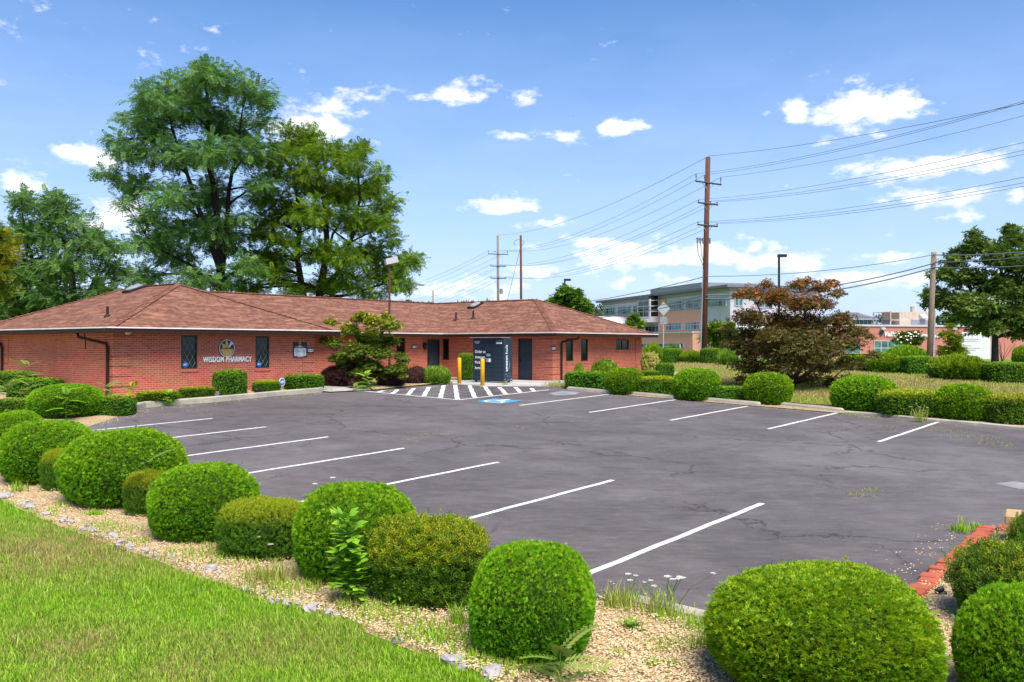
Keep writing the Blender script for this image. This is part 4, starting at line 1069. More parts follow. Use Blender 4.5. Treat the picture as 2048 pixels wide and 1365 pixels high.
arm(p2, b2, t2, zof(509, Y2), 1.38, (-.95, -.3, .95), 'b1', .38, True); arm(p2, b2, t2, zof(533, Y2), 1.1, (-.95, .35, .75), 'b2', .16, False); arm(p2, b2, t2, zof(557, Y2), 1.1, (-.95, .1, .95), 'b3', .16, False)
m = MB(); m.lathe([(.2,-.35),(.22,-.3),(.22,.3),(.18,.36),(.05,.38)], at_h(b2, t2, zof(583, Y2)) - p2.location + ARM*.42 + LDIR*.1, 12); m.obj('transformer', MT['grey_mid'], p2)
p3, b3, t3 = upole(1043, 640, 1041.5, 471, 124, .19, .15, MT['pole'], label='bare distant pole with a guy wire right of the crossarm pole', cat='utility pole')
m = MB(); cc = at_h(b3, t3, zof(486, 124)) - p3.location
m.tube([cc + Vector((-.7*math.cos(a) -.25, 0, .45*math.sin(a))) for a in np.linspace(-.9, 4.2, 12)], .03, 4); m.obj('cable_loop', MT['wire'], p3)
gA = at_h(b3, t3, zof(492, 124)); gB = AT(1014, 604, 122)
p4, b4, t4 = upole(866, 640, 866, 582, 170, .16, .13, MT['pole_grey'], label='small far pole just above the middle of the brown roof', cat='utility pole')
p5, b5, t5 = upole(1857.5, 735, 1868, 505, 54, .17, .155, MT['pole_grey'], label='weathered grey pole with conduit beside the right-hand tree', cat='utility pole')
m = MB(); m.tube([at_h(b5, t5, zof(720, 54)) - p5.location + Vector((.2,-.1,0)), at_h(b5, t5, zof(622, 54)) - p5.location + Vector((.17,-.08,0))], .055, 8); m.obj('conduit', MT['galv'], p5)
for z in (527, 536):
    m = MB(); cc = at_h(b5, t5, zof(z, 54)) - p5.location; m.tube([cc - Vector((.0,.28,0)), cc + Vector((0,.28,0))], .02, 6); m.obj('bolt', MT['galv'], p5)
def wire(a, b, sag, r, lab, name='power_line', grp='power lines'):
    a, b = Vector(a), Vector(b); pts = []
    for t in np.linspace(0, 1, 25):
        p = a.lerp(b, t); p.z -= 4 * sag * t * (1-t); pts.append(p)
    m = MB(); m.tube([p - a for p in pts], r, 4, False); o = m.obj(name, MT['wire'], label=lab, cat='wire', group=grp); o.location = a
NX = b1 + LDIR * 61.8; NX = Vector((27.8, 0, 0))
rows = {'a1': ('upper', (203, 206, 232)), 'a2': ('middle', (285, 301, 309)), 'a3': ('lower', (355, 366, 373))}
pos = ('left', 'centre', 'right')
for key, (nm, ys_) in rows.items():
    for i, (q_, y_) in enumerate(zip(INS[key], ys_)):
        e = q_ + (NX - Vector((b1.x, b1.y, 0)))              # foot of the next pole, same offset
        # choose height at the far end so the parabola passes the right frame edge at the seen height
        r = (2048 - HX) / F; t = None
        dx, dy = e.x - q_.x, e.y - q_.y; t = (r * q_.y - q_.x) / (dx - r * dy); Yt = q_.y + dy * t; zt2 = CAMZ + (HY - y_) / F * Yt
        sag = 1.75; ez = q_.z + (zt2 + 4 * sag * t * (1-t) - q_.z) / t
        wire(q_, (e.x, e.y, ez), sag, .0095, f'{nm} {pos[i]} wire running right from the tall brown pole')
        k2 = 'b' + key[1]; wire(q_, INS[k2][i], 1.5, .0125, f'{nm} {pos[i]} wire between the tall brown pole and the distant crossarm pole')
        e2 = AT(760 + 6*i, {'a1': 583, 'a2': 606, 'a3': 628}[key] + 5*i, 190); wire(INS[k2][i], e2, 1.0, .017, f'{nm} {pos[i]} wire running left from the distant crossarm pole')
tp = t1 + Vector((.1, 0, .1)); e = AT(2048, 160, 33.7); e = tp + (e - tp) * 1.9; wire(tp, e, .9, .012, 'thin shield wire rising right from the top of the tall brown pole')
wire(tp, t2 + Vector((0, 0, .1)), 1.2, .015, 'thin shield wire from the tall brown pole top to the distant pole top')
lo = [(at_h(b1, t1, zof(y, Y1)), at_h(b5, t5, zof(y2, 54)), s, r, l) for y, y2, s, r, l in
      [(553.5, 510, .35, .02, 'thin top cable between the tall brown pole and the weathered right pole'), (591, 527, .55, .034, 'thick upper cable between the two roadside poles behind the bronze maple'), (598, 535.5, .6, .036, 'thick lower cable between the two roadside poles behind the bronze maple')]]
for a, b, s, r, l in lo: wire(a - Vector((0, .2, 0)), b - Vector((0, .2, 0)), s, r, l, 'cable', 'service cables')
for y, y2, l in [(511, 497, 'thin top cable running right from the weathered pole into the tree'), (525.5, 505, 'upper thick cable running right from the weathered pole'), (535.5, 526, 'lower thick cable running right from the weathered pole')]:
    wire(at_h(b5, t5, zof(y, 54)) - Vector((0, .2, 0)), AT(2120, y2, 46), .12, .03, l, 'cable', 'service cables')
for y, y2, s, l in [(553.5, 612, .8, 'thin cable dropping left from the brown pole past the office block'), (591, 619, 1.2, 'upper cable crossing the office block facade'), (598, 624, 1.2, 'lower cable crossing the office block facade')]:
    wire(at_h(b1, t1, zof(y, Y1)), AT(1000, y2, 118), s, .028, l, 'cable', 'service cables')
wire(gA, gB, 0.05, .03, 'guy wire slanting down from the bare distant pole', 'guy_wire', 'guy wires')

def area_lamp(px, pyt, pyb, Y, r, hw, hh, mat, lab, side=1):
    b = AT(px, pyb, Y); b.z = float(gz(b.x, b.y)) - .1; zt = zof(pyt, Y) - b.z; o = empty('area_light', b, label=lab, cat='lamp post')
    m = MB(); m.tube([(0,0,0),(0,0,zt)], [r, r*.85], 8); m.obj('post', mat, o)
    m = MB(); m.bbox(-r if side > 0 else -hw, hw if side > 0 else r, -.2, .2, zt-hh, zt, .03); m.obj('lamp_head', mat, o); return o
area_lamp(1558, 509, 690, 100, .15, .85, .32, MT['black'], 'black parking lot light with boxy head right of the tall pole')
area_lamp(1129.5, 558, 690, 140, .14, .95, .34, MT['black'], 'small dark parking light poking above the tree behind the roof')
b = P(779, 766); b.z = float(gz(b.x, b.y)); zt = zof(533, b.y) - b.z
yl = empty('yard_light', b, .35, label='slim rusty brown lot light with pale box head above the brown roof', cat='lamp post')
m = MB(); m.tube([(0,0,-.1),(0,0,zt+.1)], [.055,.045], 8); m.obj('post', MT['lamppost'], yl)
m = MB(); m.add([(-.16,-.18,zt+.05),(.36,-.18,zt+.18),(.36,.18,zt+.18),(-.16,.18,zt+.05),(-.20,-.2,zt+.30),(.30,-.2,zt+.42),(.30,.2,zt+.42),(-.20,.2,zt+.30)],
                [(3,2,1,0),(4,5,6,7),(0,1,5,4),(1,2,6,5),(2,3,7,6),(3,0,4,7)]); m.obj('lamp_head', MT['grey_light'], yl)
m = MB(); m.poly([(-.12,-.14,zt+.054),(.3,-.14,zt+.16),(.3,.14,zt+.16),(-.12,.14,zt+.054)]); m.obj('lens', MT['cream'], yl)

# back of a diamond road sign
b = AT(1327, 735, 75); b.z = float(gz(b.x, b.y)) - .1; zc = zof(618, 75) - b.z; rs = empty('road_sign', b, label='grey back of a diamond road sign with small plate below', cat='road sign')
m = MB(); m.box(-.035, .035, -.02, .02, 0, zc+.45); m.obj('post', MT['galv'], rs)
m = MB(); m.add([(0,-.04,zc-.58),(.55,-.04,zc),(0,-.04,zc+.58),(-.55,-.04,zc),(0,-.028,zc-.58),(.55,-.028,zc),(0,-.028,zc+.58),(-.55,-.028,zc)], [(0,1,2,3),(7,6,5,4),(0,4,5,1),(1,5,6,2),(2,6,7,3),(3,7,4,0)]); m.obj('diamond_plate', MT['galv'], rs)
m = MB(); m.box(-.32, .32, -.04, -.028, zc-1.3, zc-.68); m.obj('lower_plate', MT['grey_mid'], rs)
b = AT(1360, 720, 70); b.z = float(gz(b.x, b.y)); m = MB(); 
o = empty('marker_post', b, label='thin pale post beside the base of the tall brown pole', cat='post'); m.tube([(0,0,0),(0,0,2.1)], .05, 6); m.obj('post', MT['grey_light'], o)

# ------------------------------------------------------------------ office block across the road
HC = Vector((36.8, 150, 0)); HANG = math.atan2(.2825, .959)
hs = empty('office_block', HC, HANG, label='three storey grey and salmon brick medical office block with teal windows', cat='building')
HX_, HY_ = Vector((math.cos(HANG), math.sin(HANG), 0)), Vector((-math.sin(HANG), math.cos(HANG), 0))
def hpx(px, py, face='L', depth=0.0):
    r = (px-HX)/F; d = HY_ if face == 'L' else HX_; o = HC + (HX_ if face == 'L' else HY_) * depth
    s = (r*o.y - o.x) / (d.x - r*d.y); return s, CAMZ + (HY-py)/F*(o.y + d.y*s)
TOP = 13.4; GB = .9; LEN = hpx(1207, 600)[0]
m = MB(); m.box(0, 17, 0, LEN, GB-.5, TOP-.9); m.obj('wall', MT['grey_light'], hs)
m = MB(); m.box(-1.3, 18.3, -1.3, LEN+1.8, TOP-.42, TOP); m.obj('roof_slab', MT['grey_dark'], hs)
m = MB(); m.box(-.35, 17.3, -.35, LEN+.3, TOP-1.05, TOP-.43); m.obj('cornice', MT['grey_mid'], hs)
s0, s1 = hpx(1412, 575)[0], hpx(1309, 580)[0]
m = MB(); m.box(-.9, 14, s0, s1, TOP+.003, TOP+1.0); m.obj('roof_monitor', MT['grey_mid'], hs)
def bpanel(x0, x1, y0, y1, mat='salmon', nm='brick_panel', pr=.18):
    a, b = hpx(x1, y0)[0], hpx(x0, y0)[0]; zt = hpx((x0+x1)/2, y0)[1]; zb_ = hpx((x0+x1)/2, y1)[1]
    m = MB(); m.box(-pr, -.005, a, b, zb_, zt); return m.obj(nm, MT[mat], hs, uv=True)
bpanel(1334, 1415, 620.5, 700, pr=.25); bpanel(1318, 1333.5, 600, 664, pr=.2); bpanel(1231, 1294, 630, 645, pr=.22)
bpanel(1322, 1333, 600, 640, pr=.3)
m = MB(); a, b = hpx(1418, 668)[0], hpx(1290, 668)[0]; m.box(-3.2, -.3, a, b, GB-.4, hpx(1350, 668)[1]); m.obj('front_block', MT['salmon'], hs, uv=True)
m = MB(); m.box(-3.4, -.3, a-.1, b+.1, hpx(1350, 668)[1]+.003, hpx(1350, 665)[1]); m.obj('coping', MT['grey_light'], hs)
m = MB(); a, b = hpx(1400, 690)[0], hpx(1306, 690)[0]; m.box(-3.35, -3.21, a, b, hpx(1350, 694.5)[1], hpx(1350, 687.5)[1]); wb = m.obj('window_band', MT['grey_light'], hs)
n = 14
for i in range(n):
    m = MB(); m.box(-3.38, -3.351, a+(b-a)*i/n+.12, a+(b-a)*(i+1)/n-.12, hpx(1350, 694)[1], hpx(1350, 688)[1]); m.obj('pane', MT['glass_teal' if i % 3 else 'glass_black'], wb)
def owin(x0, x1, yt, yb, nx, nz, face='L', pr=.1, glass='glass_teal'):
    if face == 'L': a, b = hpx(x1, yt)[0], hpx(x0, yt)[0]
    else: a, b = hpx(x0, yt, 'R')[0], hpx(x1, yt, 'R')[0]
    zt, zb_ = hpx((x0+x1)/2, yt, face)[1], hpx((x0+x1)/2, yb, face)[1]
    def bx(m, s0, s1, z0, z1, d0, d1):
        if face == 'L': m.box(-d1, -d0, s0, s1, z0, z1)
        else: m.box(s0, s1, -d1, -d0, z0, z1)
    m = MB(); t = .09
    for (s0, s1, z0, z1) in [(a, a+t, zb_, zt), (b-t, b, zb_, zt), (a+t, b-t, zb_, zb_+t), (a+t, b-t, zt-t, zt)]: bx(m, s0, s1, z0, z1, .003, pr+.06)
    for i in range(1, nx): s = a+(b-a)*i/nx; bx(m, s-.045, s+.045, zb_+t, zt-t, pr+.012, pr+.05)
    for i in range(1, nz): z = zb_+(zt-zb_)*(i/nz if nz != 2 else .68); bx(m, a+t, b-t, z-.045, z+.045, pr+.012, pr+.055)
    w = m.obj('window', MT['grey_light'], hs)
    for i in range(nx):
        g = MB(); bx(g, a+t+(b-a-2*t)*i/nx+.002, a+t+(b-a-2*t)*(i+1)/nx-.002, zb_+t, zt-t, pr-.02, pr+.01); g.obj('pane', MT[glass if (i * 7 + int(x0)) % 5 else 'glass'], w)
for x0, x1, yt, yb in [(1209.5,1231,616.5,630.5),(1236.5,1262,613.5,628.5),(1267.5,1293.5,611,626)]: owin(x0, x1, yt, yb, 5, 2)
for x0, x1, yt, yb in [(1340,1367,603.5,620),(1374,1401,600.5,617.5),(1418,1455,596.5,614)]: owin(x0, x1, yt, yb, 5, 2, pr=.28)
for x0, x1, yt, yb in [(1334.5,1366,646.5,661),(1373.5,1402,644.5,660),(1418,1440,643,659)]: owin(x0, x1, yt, yb, 5, 2, pr=.30)
owin(1294, 1321, 647, 664.5, 4, 2, pr=.35, glass='glass')
owin(1469, 1485, 594.5, 612, 2, 2, 'R'); owin(1512, 1545, 600, 616, 4, 2, 'R'); owin(1500, 1545, 648, 664, 5, 2, 'R')
# glazed stair tower
a, b = hpx(1319.5, 600)[0], hpx(1294.5, 600)[0]; z0, z1 = hpx(1306, 635)[1], hpx(1306, 592)[1]
m = MB(); m.box(-2.2, -.01, a, b, z0-1.0, TOP-1.06); tw = m.obj('stair_tower', MT['grey_light'], hs)
for i in range(2):
    for j in range(4):
        g = MB(); g.box(-2.24, -2.201, a+.4+(b-a-.8)*i/2+.12, a+.4+(b-a-.8)*(i+1)/2-.12, z0+(z1-z0)*j/4+.1, z0+(z1-z0)*(j+1)/4-.1); g.obj('pane', MT['glass'], tw)
for j in range(4):
    g = MB(); g.box(-1.9, -.4, a-.03, a-.001, z0+(z1-z0)*j/4+.1, z0+(z1-z0)*(j+1)/4-.1); g.obj('pane', MT['glass_black'], tw)
# entrance arch canopy
a, b = hpx(1320, 646)[0], hpx(1290, 646)[0]; zz = hpx(1305, 641)[1]
m = MB(); m.box(-4.5, -.4, a, b, zz-.5, zz+.1); m.obj('canopy', MT['grey_light'], hs)
sc0 = hpx(1244, 650)[0]; m = MB(); prof = []
ac = hpx(1247, 655, 'L')[0]; zc = hpx(1247, 652)[1]
for i in range(17):
    t = math.pi*i/16; prof.append((math.cos(t)*5.2, math.sin(t)*2.0))
vs, fs = [], []
for x in (-6.5, -.5):
    for (y, z) in prof: vs.append((x, ac+y, zc+z))
    for (y, z) in prof: vs.append((x, ac+y*.9, zc+z*.82))
for i in range(16): fs += [(i, i+1, 34+i+1, 34+i), (17+i, 17+i+1, 51+i+1, 51+i), (i, i+1, 17+i+1, 17+i), (34+i, 34+i+1, 51+i+1, 51+i)]
m.add(vs, fs); m.obj('arch_canopy', MT['grey_light'], hs)
g = MB(); g.poly([(-.52, ac+y*.88, zc+z*.8) for y, z in prof]); g.obj('arch_pane', MT['glass'], hs)
ta, tb = hpx(1478, 590, 'R')[0], hpx(1546, 590, 'R')[0]; z0, z1 = hpx(1515, 594, 'R')[1], hpx(1515, 583, 'R')[1]
put_text('ValleyHealth', ta, tb, z0, z1, hs.matrix_basis.normalized() if False else FRONT, .12, MT['white'], hs, .02, .1, shear=.2)

# ------------------------------------------------------------------ single storey clinic at right
VC = AT(1668, 690, 125); VANG = math.atan2(.31, .95); vc = Vector((VC.x, VC.y, 0))
cl = empty('clinic_building', vc, VANG, label='low pink brick clinic with white lettering and teal windows across the road', cat='building')
VX = Vector((math.cos(VANG), math.sin(VANG), 0)); VY = Vector((-VX.y, VX.x, 0))
def cpx(px, py, depth=0.0):
    r = (px-HX)/F; o = vc + VY*depth; s = (r*o.y - o.x)/(VX.x - r*VX.y); return s, CAMZ + (HY-py)/F*(o.y + VX.y*s)
s_end = cpx(2180, 690)[0]; ZC = cpx(1780, 650)[1]
m = MB(); m.box(cpx(1655, 690)[0], s_end, 0, 22, .6, ZC-.25); m.obj('wall', MT['pinkbrick'], cl, uv=True)
m = MB(); m.box(cpx(1655, 690)[0]-.15, s_end+.1, -.15, 22.1, ZC-.247, ZC); m.obj('coping', MT['grey_light'], cl)
def cwin(x0, x1, yt, yb, nx, nz):
    a, b = cpx(x0, yt)[0], cpx(x1, yt)[0]; zt, zb_ = cpx((x0+x1)/2, yt)[1], cpx((x0+x1)/2, yb)[1]; m = MB(); t = .08
    for (s0, s1, z0, z1) in [(a, a+t, zb_, zt), (b-t, b, zb_, zt), (a+t, b-t, zb_, zb_+t), (a+t, b-t, zt-t, zt)]: m.box(s0, s1, -.1, -.003, z0, z1)
    for i in range(1, nx): s = a+(b-a)*i/nx; m.box(s-.05, s+.05, -.09, -.045, zb_+t, zt-t)
    for i in range(1, nz): z = zb_+(zt-zb_)*i/nz; m.box(a+t, b-t, -.095, -.05, z-.05, z+.05)
    w = m.obj('window', MT['grey_light'], cl)
    for i in range(nx):
        for j in range(nz):
            g = MB(); g.box(a+t+(b-a-2*t)*i/nx+.01, a+t+(b-a-2*t)*(i+1)/nx-.01, -.04, -.004, zb_+t+(zt-zb_-2*t)*j/nz+.01, zb_+t+(zt-zb_-2*t)*(j+1)/nz-.01); g.obj('pane', MT['glass_teal'], w)
cwin(1748, 1802, 682, 726, 4, 3); cwin(1690, 1720, 690, 726, 2, 2)
# door
a, b = cpx(1969, 690)[0], cpx(1981, 690)[0]; zt, zb_ = cpx(1975, 684)[1], cpx(1975, 721)[1]
m = MB(); m.box(a, b, -.1, -.003, zb_, zt); d_ = m.obj('door', MT['grey_light'], cl)
m = MB(); m.box(a+.12, b-.12, -.12, -.101, zb_+.25, zt-.75); m.obj('pane', MT['glass'], d_); m = MB(); m.box(a+.12, b-.12, -.12, -.101, zt-.6, zt-.1); m.obj('pane', MT['glass_teal'], d_)
vs_ = empty('clinic_sign', vc, VANG, label='white italic clinic lettering with dark blue logo on pink brick', cat='sign')
a, b = cpx(1768, 670)[0], cpx(1812, 670)[0]; z0, z1 = cpx(1790, 676)[1], cpx(1790, 664)[1]
put_text('Valleyhealth', cpx(1767.5, 670)[0], cpx(1826, 670)[0], z0, z1, FRONT, .12, MT['white'], vs_, .03, .12, True, 'letter', .25)
z0, z1 = cpx(1845, 675.5)[1], cpx(1845, 666)[1]
put_text('Immediate Care', cpx(1830, 670)[0], cpx(1908, 670)[0], z0, z1, FRONT, .12, MT['white'], vs_, .03, .12, True, 'letter', .25)
a, b = cpx(1756, 670)[0], cpx(1767, 670)[0]; z0, z1 = cpx(1761, 673)[1], cpx(1761, 663)[1]
m = MB(); m.add([(a,-.15,z1),(a+.35*(b-a),-.15,z1),(a+.55*(b-a),-.15,z0),(a+.4*(b-a),-.15,z0),(a+.45*(b-a),-.16,z1),(b,-.16,z1),(a+.62*(b-a),-.16,z0+.1)], [(0,1,2,3),(4,5,6)]); m.obj('logo', MT['navy'], vs_)
for px in (1764, 1907):
    a, zz = cpx(px, 657.5); m = MB(); m.bbox(a-.33, a+.33, -.4, -.004, zz-.18, zz+.14, .04); m.obj('wall_light', MT['grey_light'], cl)
# white notice board panel
a, b = cpx(1911, 690)[0], cpx(1967.5, 690)[0]; zt, zb_ = cpx(1940, 665)[1], cpx(1940, 720)[1]
nb = empty('notice_board', vc, VANG, label='big white notice board with orange mark and grey print lines', cat='sign')
m = MB(); m.box(a, b, -1.2, -1.05, zb_, zt); m.obj('board', MT['cream'], nb)
for s in (a+.2, b-.2): m = MB(); m.box(s-.08, s+.08, -1.045, -.9, .8, zt); m.obj('post', MT['grey_mid'], nb)
for i, (x0, x1, y) in enumerate([(1917,1956,670.5),(1918,1957,679),(1917,1955,683),(1922,1942,692),(1920,1960,697),(1920,1952,701)]):
    m = MB(); s0, zz = cpx(x0, y, -1.2); s1, _ = cpx(x1, y, -1.2); m.box(s0, s1, -1.21, -1.2005, zz-.045, zz+.045); m.obj('print_line', MT['grey_mid'], nb)
s0, zz = cpx(1916, 678, -1.2); m = MB(); m.poly([(s0+.24*math.cos(t), -1.205, zz+.42*math.sin(t)) for t in np.linspace(0, 6.28, 14, endpoint=False)]); m.obj('logo', MT['orange'], nb)
# plant housing on the clinic roof
a, b = cpx(1781, 640, 8)[0], cpx(1862, 640, 8)[0]; zt = cpx(1820, 624, 8)[1]
rp = empty('rooftop_unit', vc, VANG, label='beige rooftop plant housing with open frame end on the clinic roof', cat='rooftop unit')
c_ = a + (b-a)*.24
m = MB(); m.box(c_, b, 8, 12, ZC+.003, zt); m.obj('housing', MT['beige'], rp)
m = MB()
for s in (a, c_-.15): m.box(s, s+.14, 8, 8.14, ZC+.003, zt); m.box(s, s+.14, 11.8, 11.94, ZC+.003, zt)
m.box(a, c_, 8, 8.14, zt-.14, zt); m.box(a, c_, 8, 8.14, ZC+.9, ZC+1.04); m.box(a, c_, 8.2, 11.8, zt-.1, zt-.02); m.obj('open_frame', MT['beige'], rp)
m = MB(); m.lathe([(.55,0),(.6,.1),(.6,.8),(.4,.95)], ((a+c_)/2, 10, ZC+.003), 14); m.obj('fan', MT['grey_dark'], rp)
m = MB(); m.box(c_+.35*(b-c_), b-.1, 7.95, 8.0-.002, ZC+.1, ZC+(zt-ZC)*.45); m.obj('louvre', MT['grey_mid'], rp)
x = c_+.62*(b-c_); m = MB(); m.add([(x,7.99,zt-.35),(x+1.1,7.99,zt-.35),(x+1.1,7.2,zt-1.0),(x,7.2,zt-1.0),(x,7.99,zt-1.1),(x+1.1,7.99,zt-1.1)], [(0,1,2,3),(0,3,4),(1,5,2),(3,2,5,4)]); m.obj('vent_hood', MT['grey_light'], rp)
m = MB(); m.lathe([(.3,0),(.3,.8),(.34,.8),(.34,.9)], (x, 9.5, zt), 10); m.obj('flue', MT['beige'], rp)
for i in range(9):
    m = MB(); s = c_+(b-c_)*(i+.5)/9; m.box(s-.03, s+.03, 7.97, 7.999, ZC+(zt-ZC)*.5, zt-.02); m.obj('panel_seam', MT['beige'], rp)
# seamed metal roof beyond
a, b = cpx(1694, 630, 30)[0], cpx(1757, 630, 30)[0]; zt, zb_ = cpx(1720, 624, 30)[1], cpx(1720, 637.5, 30)[1]
pv = empty('metal_roof_pavilion', vc, VANG, label='pavilion with seamed grey metal roof beyond the clinic', cat='building')
m = MB(); m.add([(a,30,zb_),(b,30,zb_),(b-1.6,34,zt),(a+1,34,zt),(a,30,zb_-.25),(b,30,zb_-.25),(b,38,zb_),(a,38,zb_),(b,38,zb_-.25),(a,38,zb_-.25)], [(0,1,2,3),(0,4,5,1),(1,6,2),(0,3,7),(7,3,2,6),(5,8,6,1),(4,0,7,9)]); m.obj('roof', MT['metalroof'], pv)
for i in range(13):
    m = MB(); t = (i+.5)/13; m.tube([(a+(b-a)*t, 29.98, zb_+.05), (a+1+(b-2.6-a)*t, 34, zt+.05)], .06, 4); m.obj('seam', MT['grey_mid'], pv)
m = MB(); m.box(a+.8, b-.8, 31, 37.5, .6, zb_-.253); m.obj('wall', MT['glass_teal'], pv)
for i in range(7): m = MB(); s = a+.8+(b-a-1.6)*i/6; m.box(s-.12, s+.12, 30.9, 30.997, .6, zb_-.253); m.obj('mullion', MT['grey_light'], pv)
# white canopy left of the bronze maple
cp = AT(1490, 690, 100); co = empty('white_canopy', (cp.x, cp.y, 0), .2, label='flat white entrance canopy half hidden behind the bronze maple', cat='canopy')
zt = zof(654, 100); m = MB(); m.bbox(-2.5, 5.5, -1.5, 2.5, zt-.35, zt, .05); m.obj('roof', MT['white'], co)
for x in (-1.6, 4.6): m = MB(); m.box(x-.18, x+.18, -.3, .1, .8, zt-.353); m.obj('column', MT['grey_light'], co)
b = AT(1656, 700, 90); o = empty('blue_banner_sign', (b.x, b.y, 0), label='narrow blue upright sign seen through the bronze maple', cat='sign')
m = MB(); m.box(-.2, .2, -.08, .08, 3.0, 4.7); m.obj('panel', MT['blue'], o); m = MB(); m.box(-.1, .1, -.06, .06, .8, 3.0); m.obj('post', MT['grey_mid'], o)
# ------------------------------------------------------------------ foliage builders
def nrm(a): return a / np.maximum(np.linalg.norm(a, axis=-1, keepdims=True), 1e-9)
def diamonds(specs):
    """leaf template: list of (base xyz, direction, length, width, tilt normal) -> verts, tris, t along blade"""
    v, t, w = [], [], []
    for (b, d, L, W, n) in specs:
        b = np.array(b, float); d = np.array(d, float); d /= np.linalg.norm(d); n = np.array(n, float)
        s = np.cross(d, n); s /= max(np.linalg.norm(s), 1e-9); k = len(v)
        v += [b, b + d*L*.45 + s*W/2, b + d*L, b + d*L*.45 - s*W/2]; t += [(k, k+1, k+2), (k, k+2, k+3)]; w += [0, .5, 1, .5]
    return np.array(v), np.array(t), np.array(w)
def scatter(tpl, pos, axis, size, rng, up=None, var=None):
    tv, tt, tw = tpl; n = len(pos); y = nrm(axis)
    if up is None:
        r = nrm(rng.normal(size=(n, 3))); x = nrm(np.cross(y, r))
    else:
        x = nrm(np.cross(y, up + rng.normal(size=(n, 3)) * .25))
    z = np.cross(x, y)
    M = np.stack([x, y, z], 1) * size[:, None, None]
    V = np.einsum('kc,ncd->nkd', tv, M) + pos[:, None, :]
    T = tt[None] + (np.arange(n) * len(tv))[:, None, None]
    vr = (rng.random(n) if var is None else var)[:, None] * .75 + tw[None] * .25
    return V.reshape(-1, 3), T.reshape(-1, 3), np.clip(vr, 0, 1).ravel()
def fan(k, spread, L, W):
    sp = []
    for i in range(k):
        a = math.radians((i - (k-1)/2) * spread / max(1, k-1)); z = .18 * (-1) ** i
        sp.append(((0, 0, 0), (math.sin(a), math.cos(a), z), L * (1 - .3 * abs(i-(k-1)/2) / max(1, k/2)), W, (z, 0, 1)))
    return diamonds(sp)
CEDAR = fan(5, 110, 1.0, .22); CEDAR3 = fan(3, 90, 1.0, .38)
_r = np.random.default_rng(2)
YEWS = diamonds([((0, .12*i, 0), (math.cos(i*2.4)*.9, .65, math.sin(i*2.4)*.9), .62, .15, (0, 1, .2)) for i in range(8)] + [((0, .9, 0), (0, 1, 0), .35, .22, (1, 0, 0))])
YEW4 = diamonds([((0, .2*i, 0), (math.cos(i*2.4)*.8, .7, math.sin(i*2.4)*.8), .75, .3, (0, 1, .2)) for i in range(4)])
BOXL = diamonds([((0, .15*i, 0), (math.cos(i*2.1), .5, math.sin(i*2.1)), .6, .36, (0, 1, 0)) for i in range(5)])
FLAT4 = diamonds([((0, .18*i, 0), (math.cos(i*1.57+.4)*(1 if i % 2 else -1), .45, .1*(-1)**i), .75, .42, (0, .2, 1)) for i in range(4)])
def pinnate(n, L, W, droop=.25):
    sp = []
    for i in range(n):
        y = .12 + .88*i/(n-1); z = -droop*y*y; l = L*(1-.45*abs(y-.45))
        for s in (-1, 1): sp.append(((0, y, z), (s, .45, -.15), l, W, (0, 0, 1)))
    sp.append(((0, 1, -droop), (0, 1, -.3), L*.8, W, (0, 0, 1)))
    sp.append(((0, 0, 0), (0, 1, -droop*.6), 1.02, .03, (0, 0, 1)))
    return diamonds(sp)
PINN = pinnate(5, .42, .17); PINN8 = pinnate(9, .36, .115, .35)

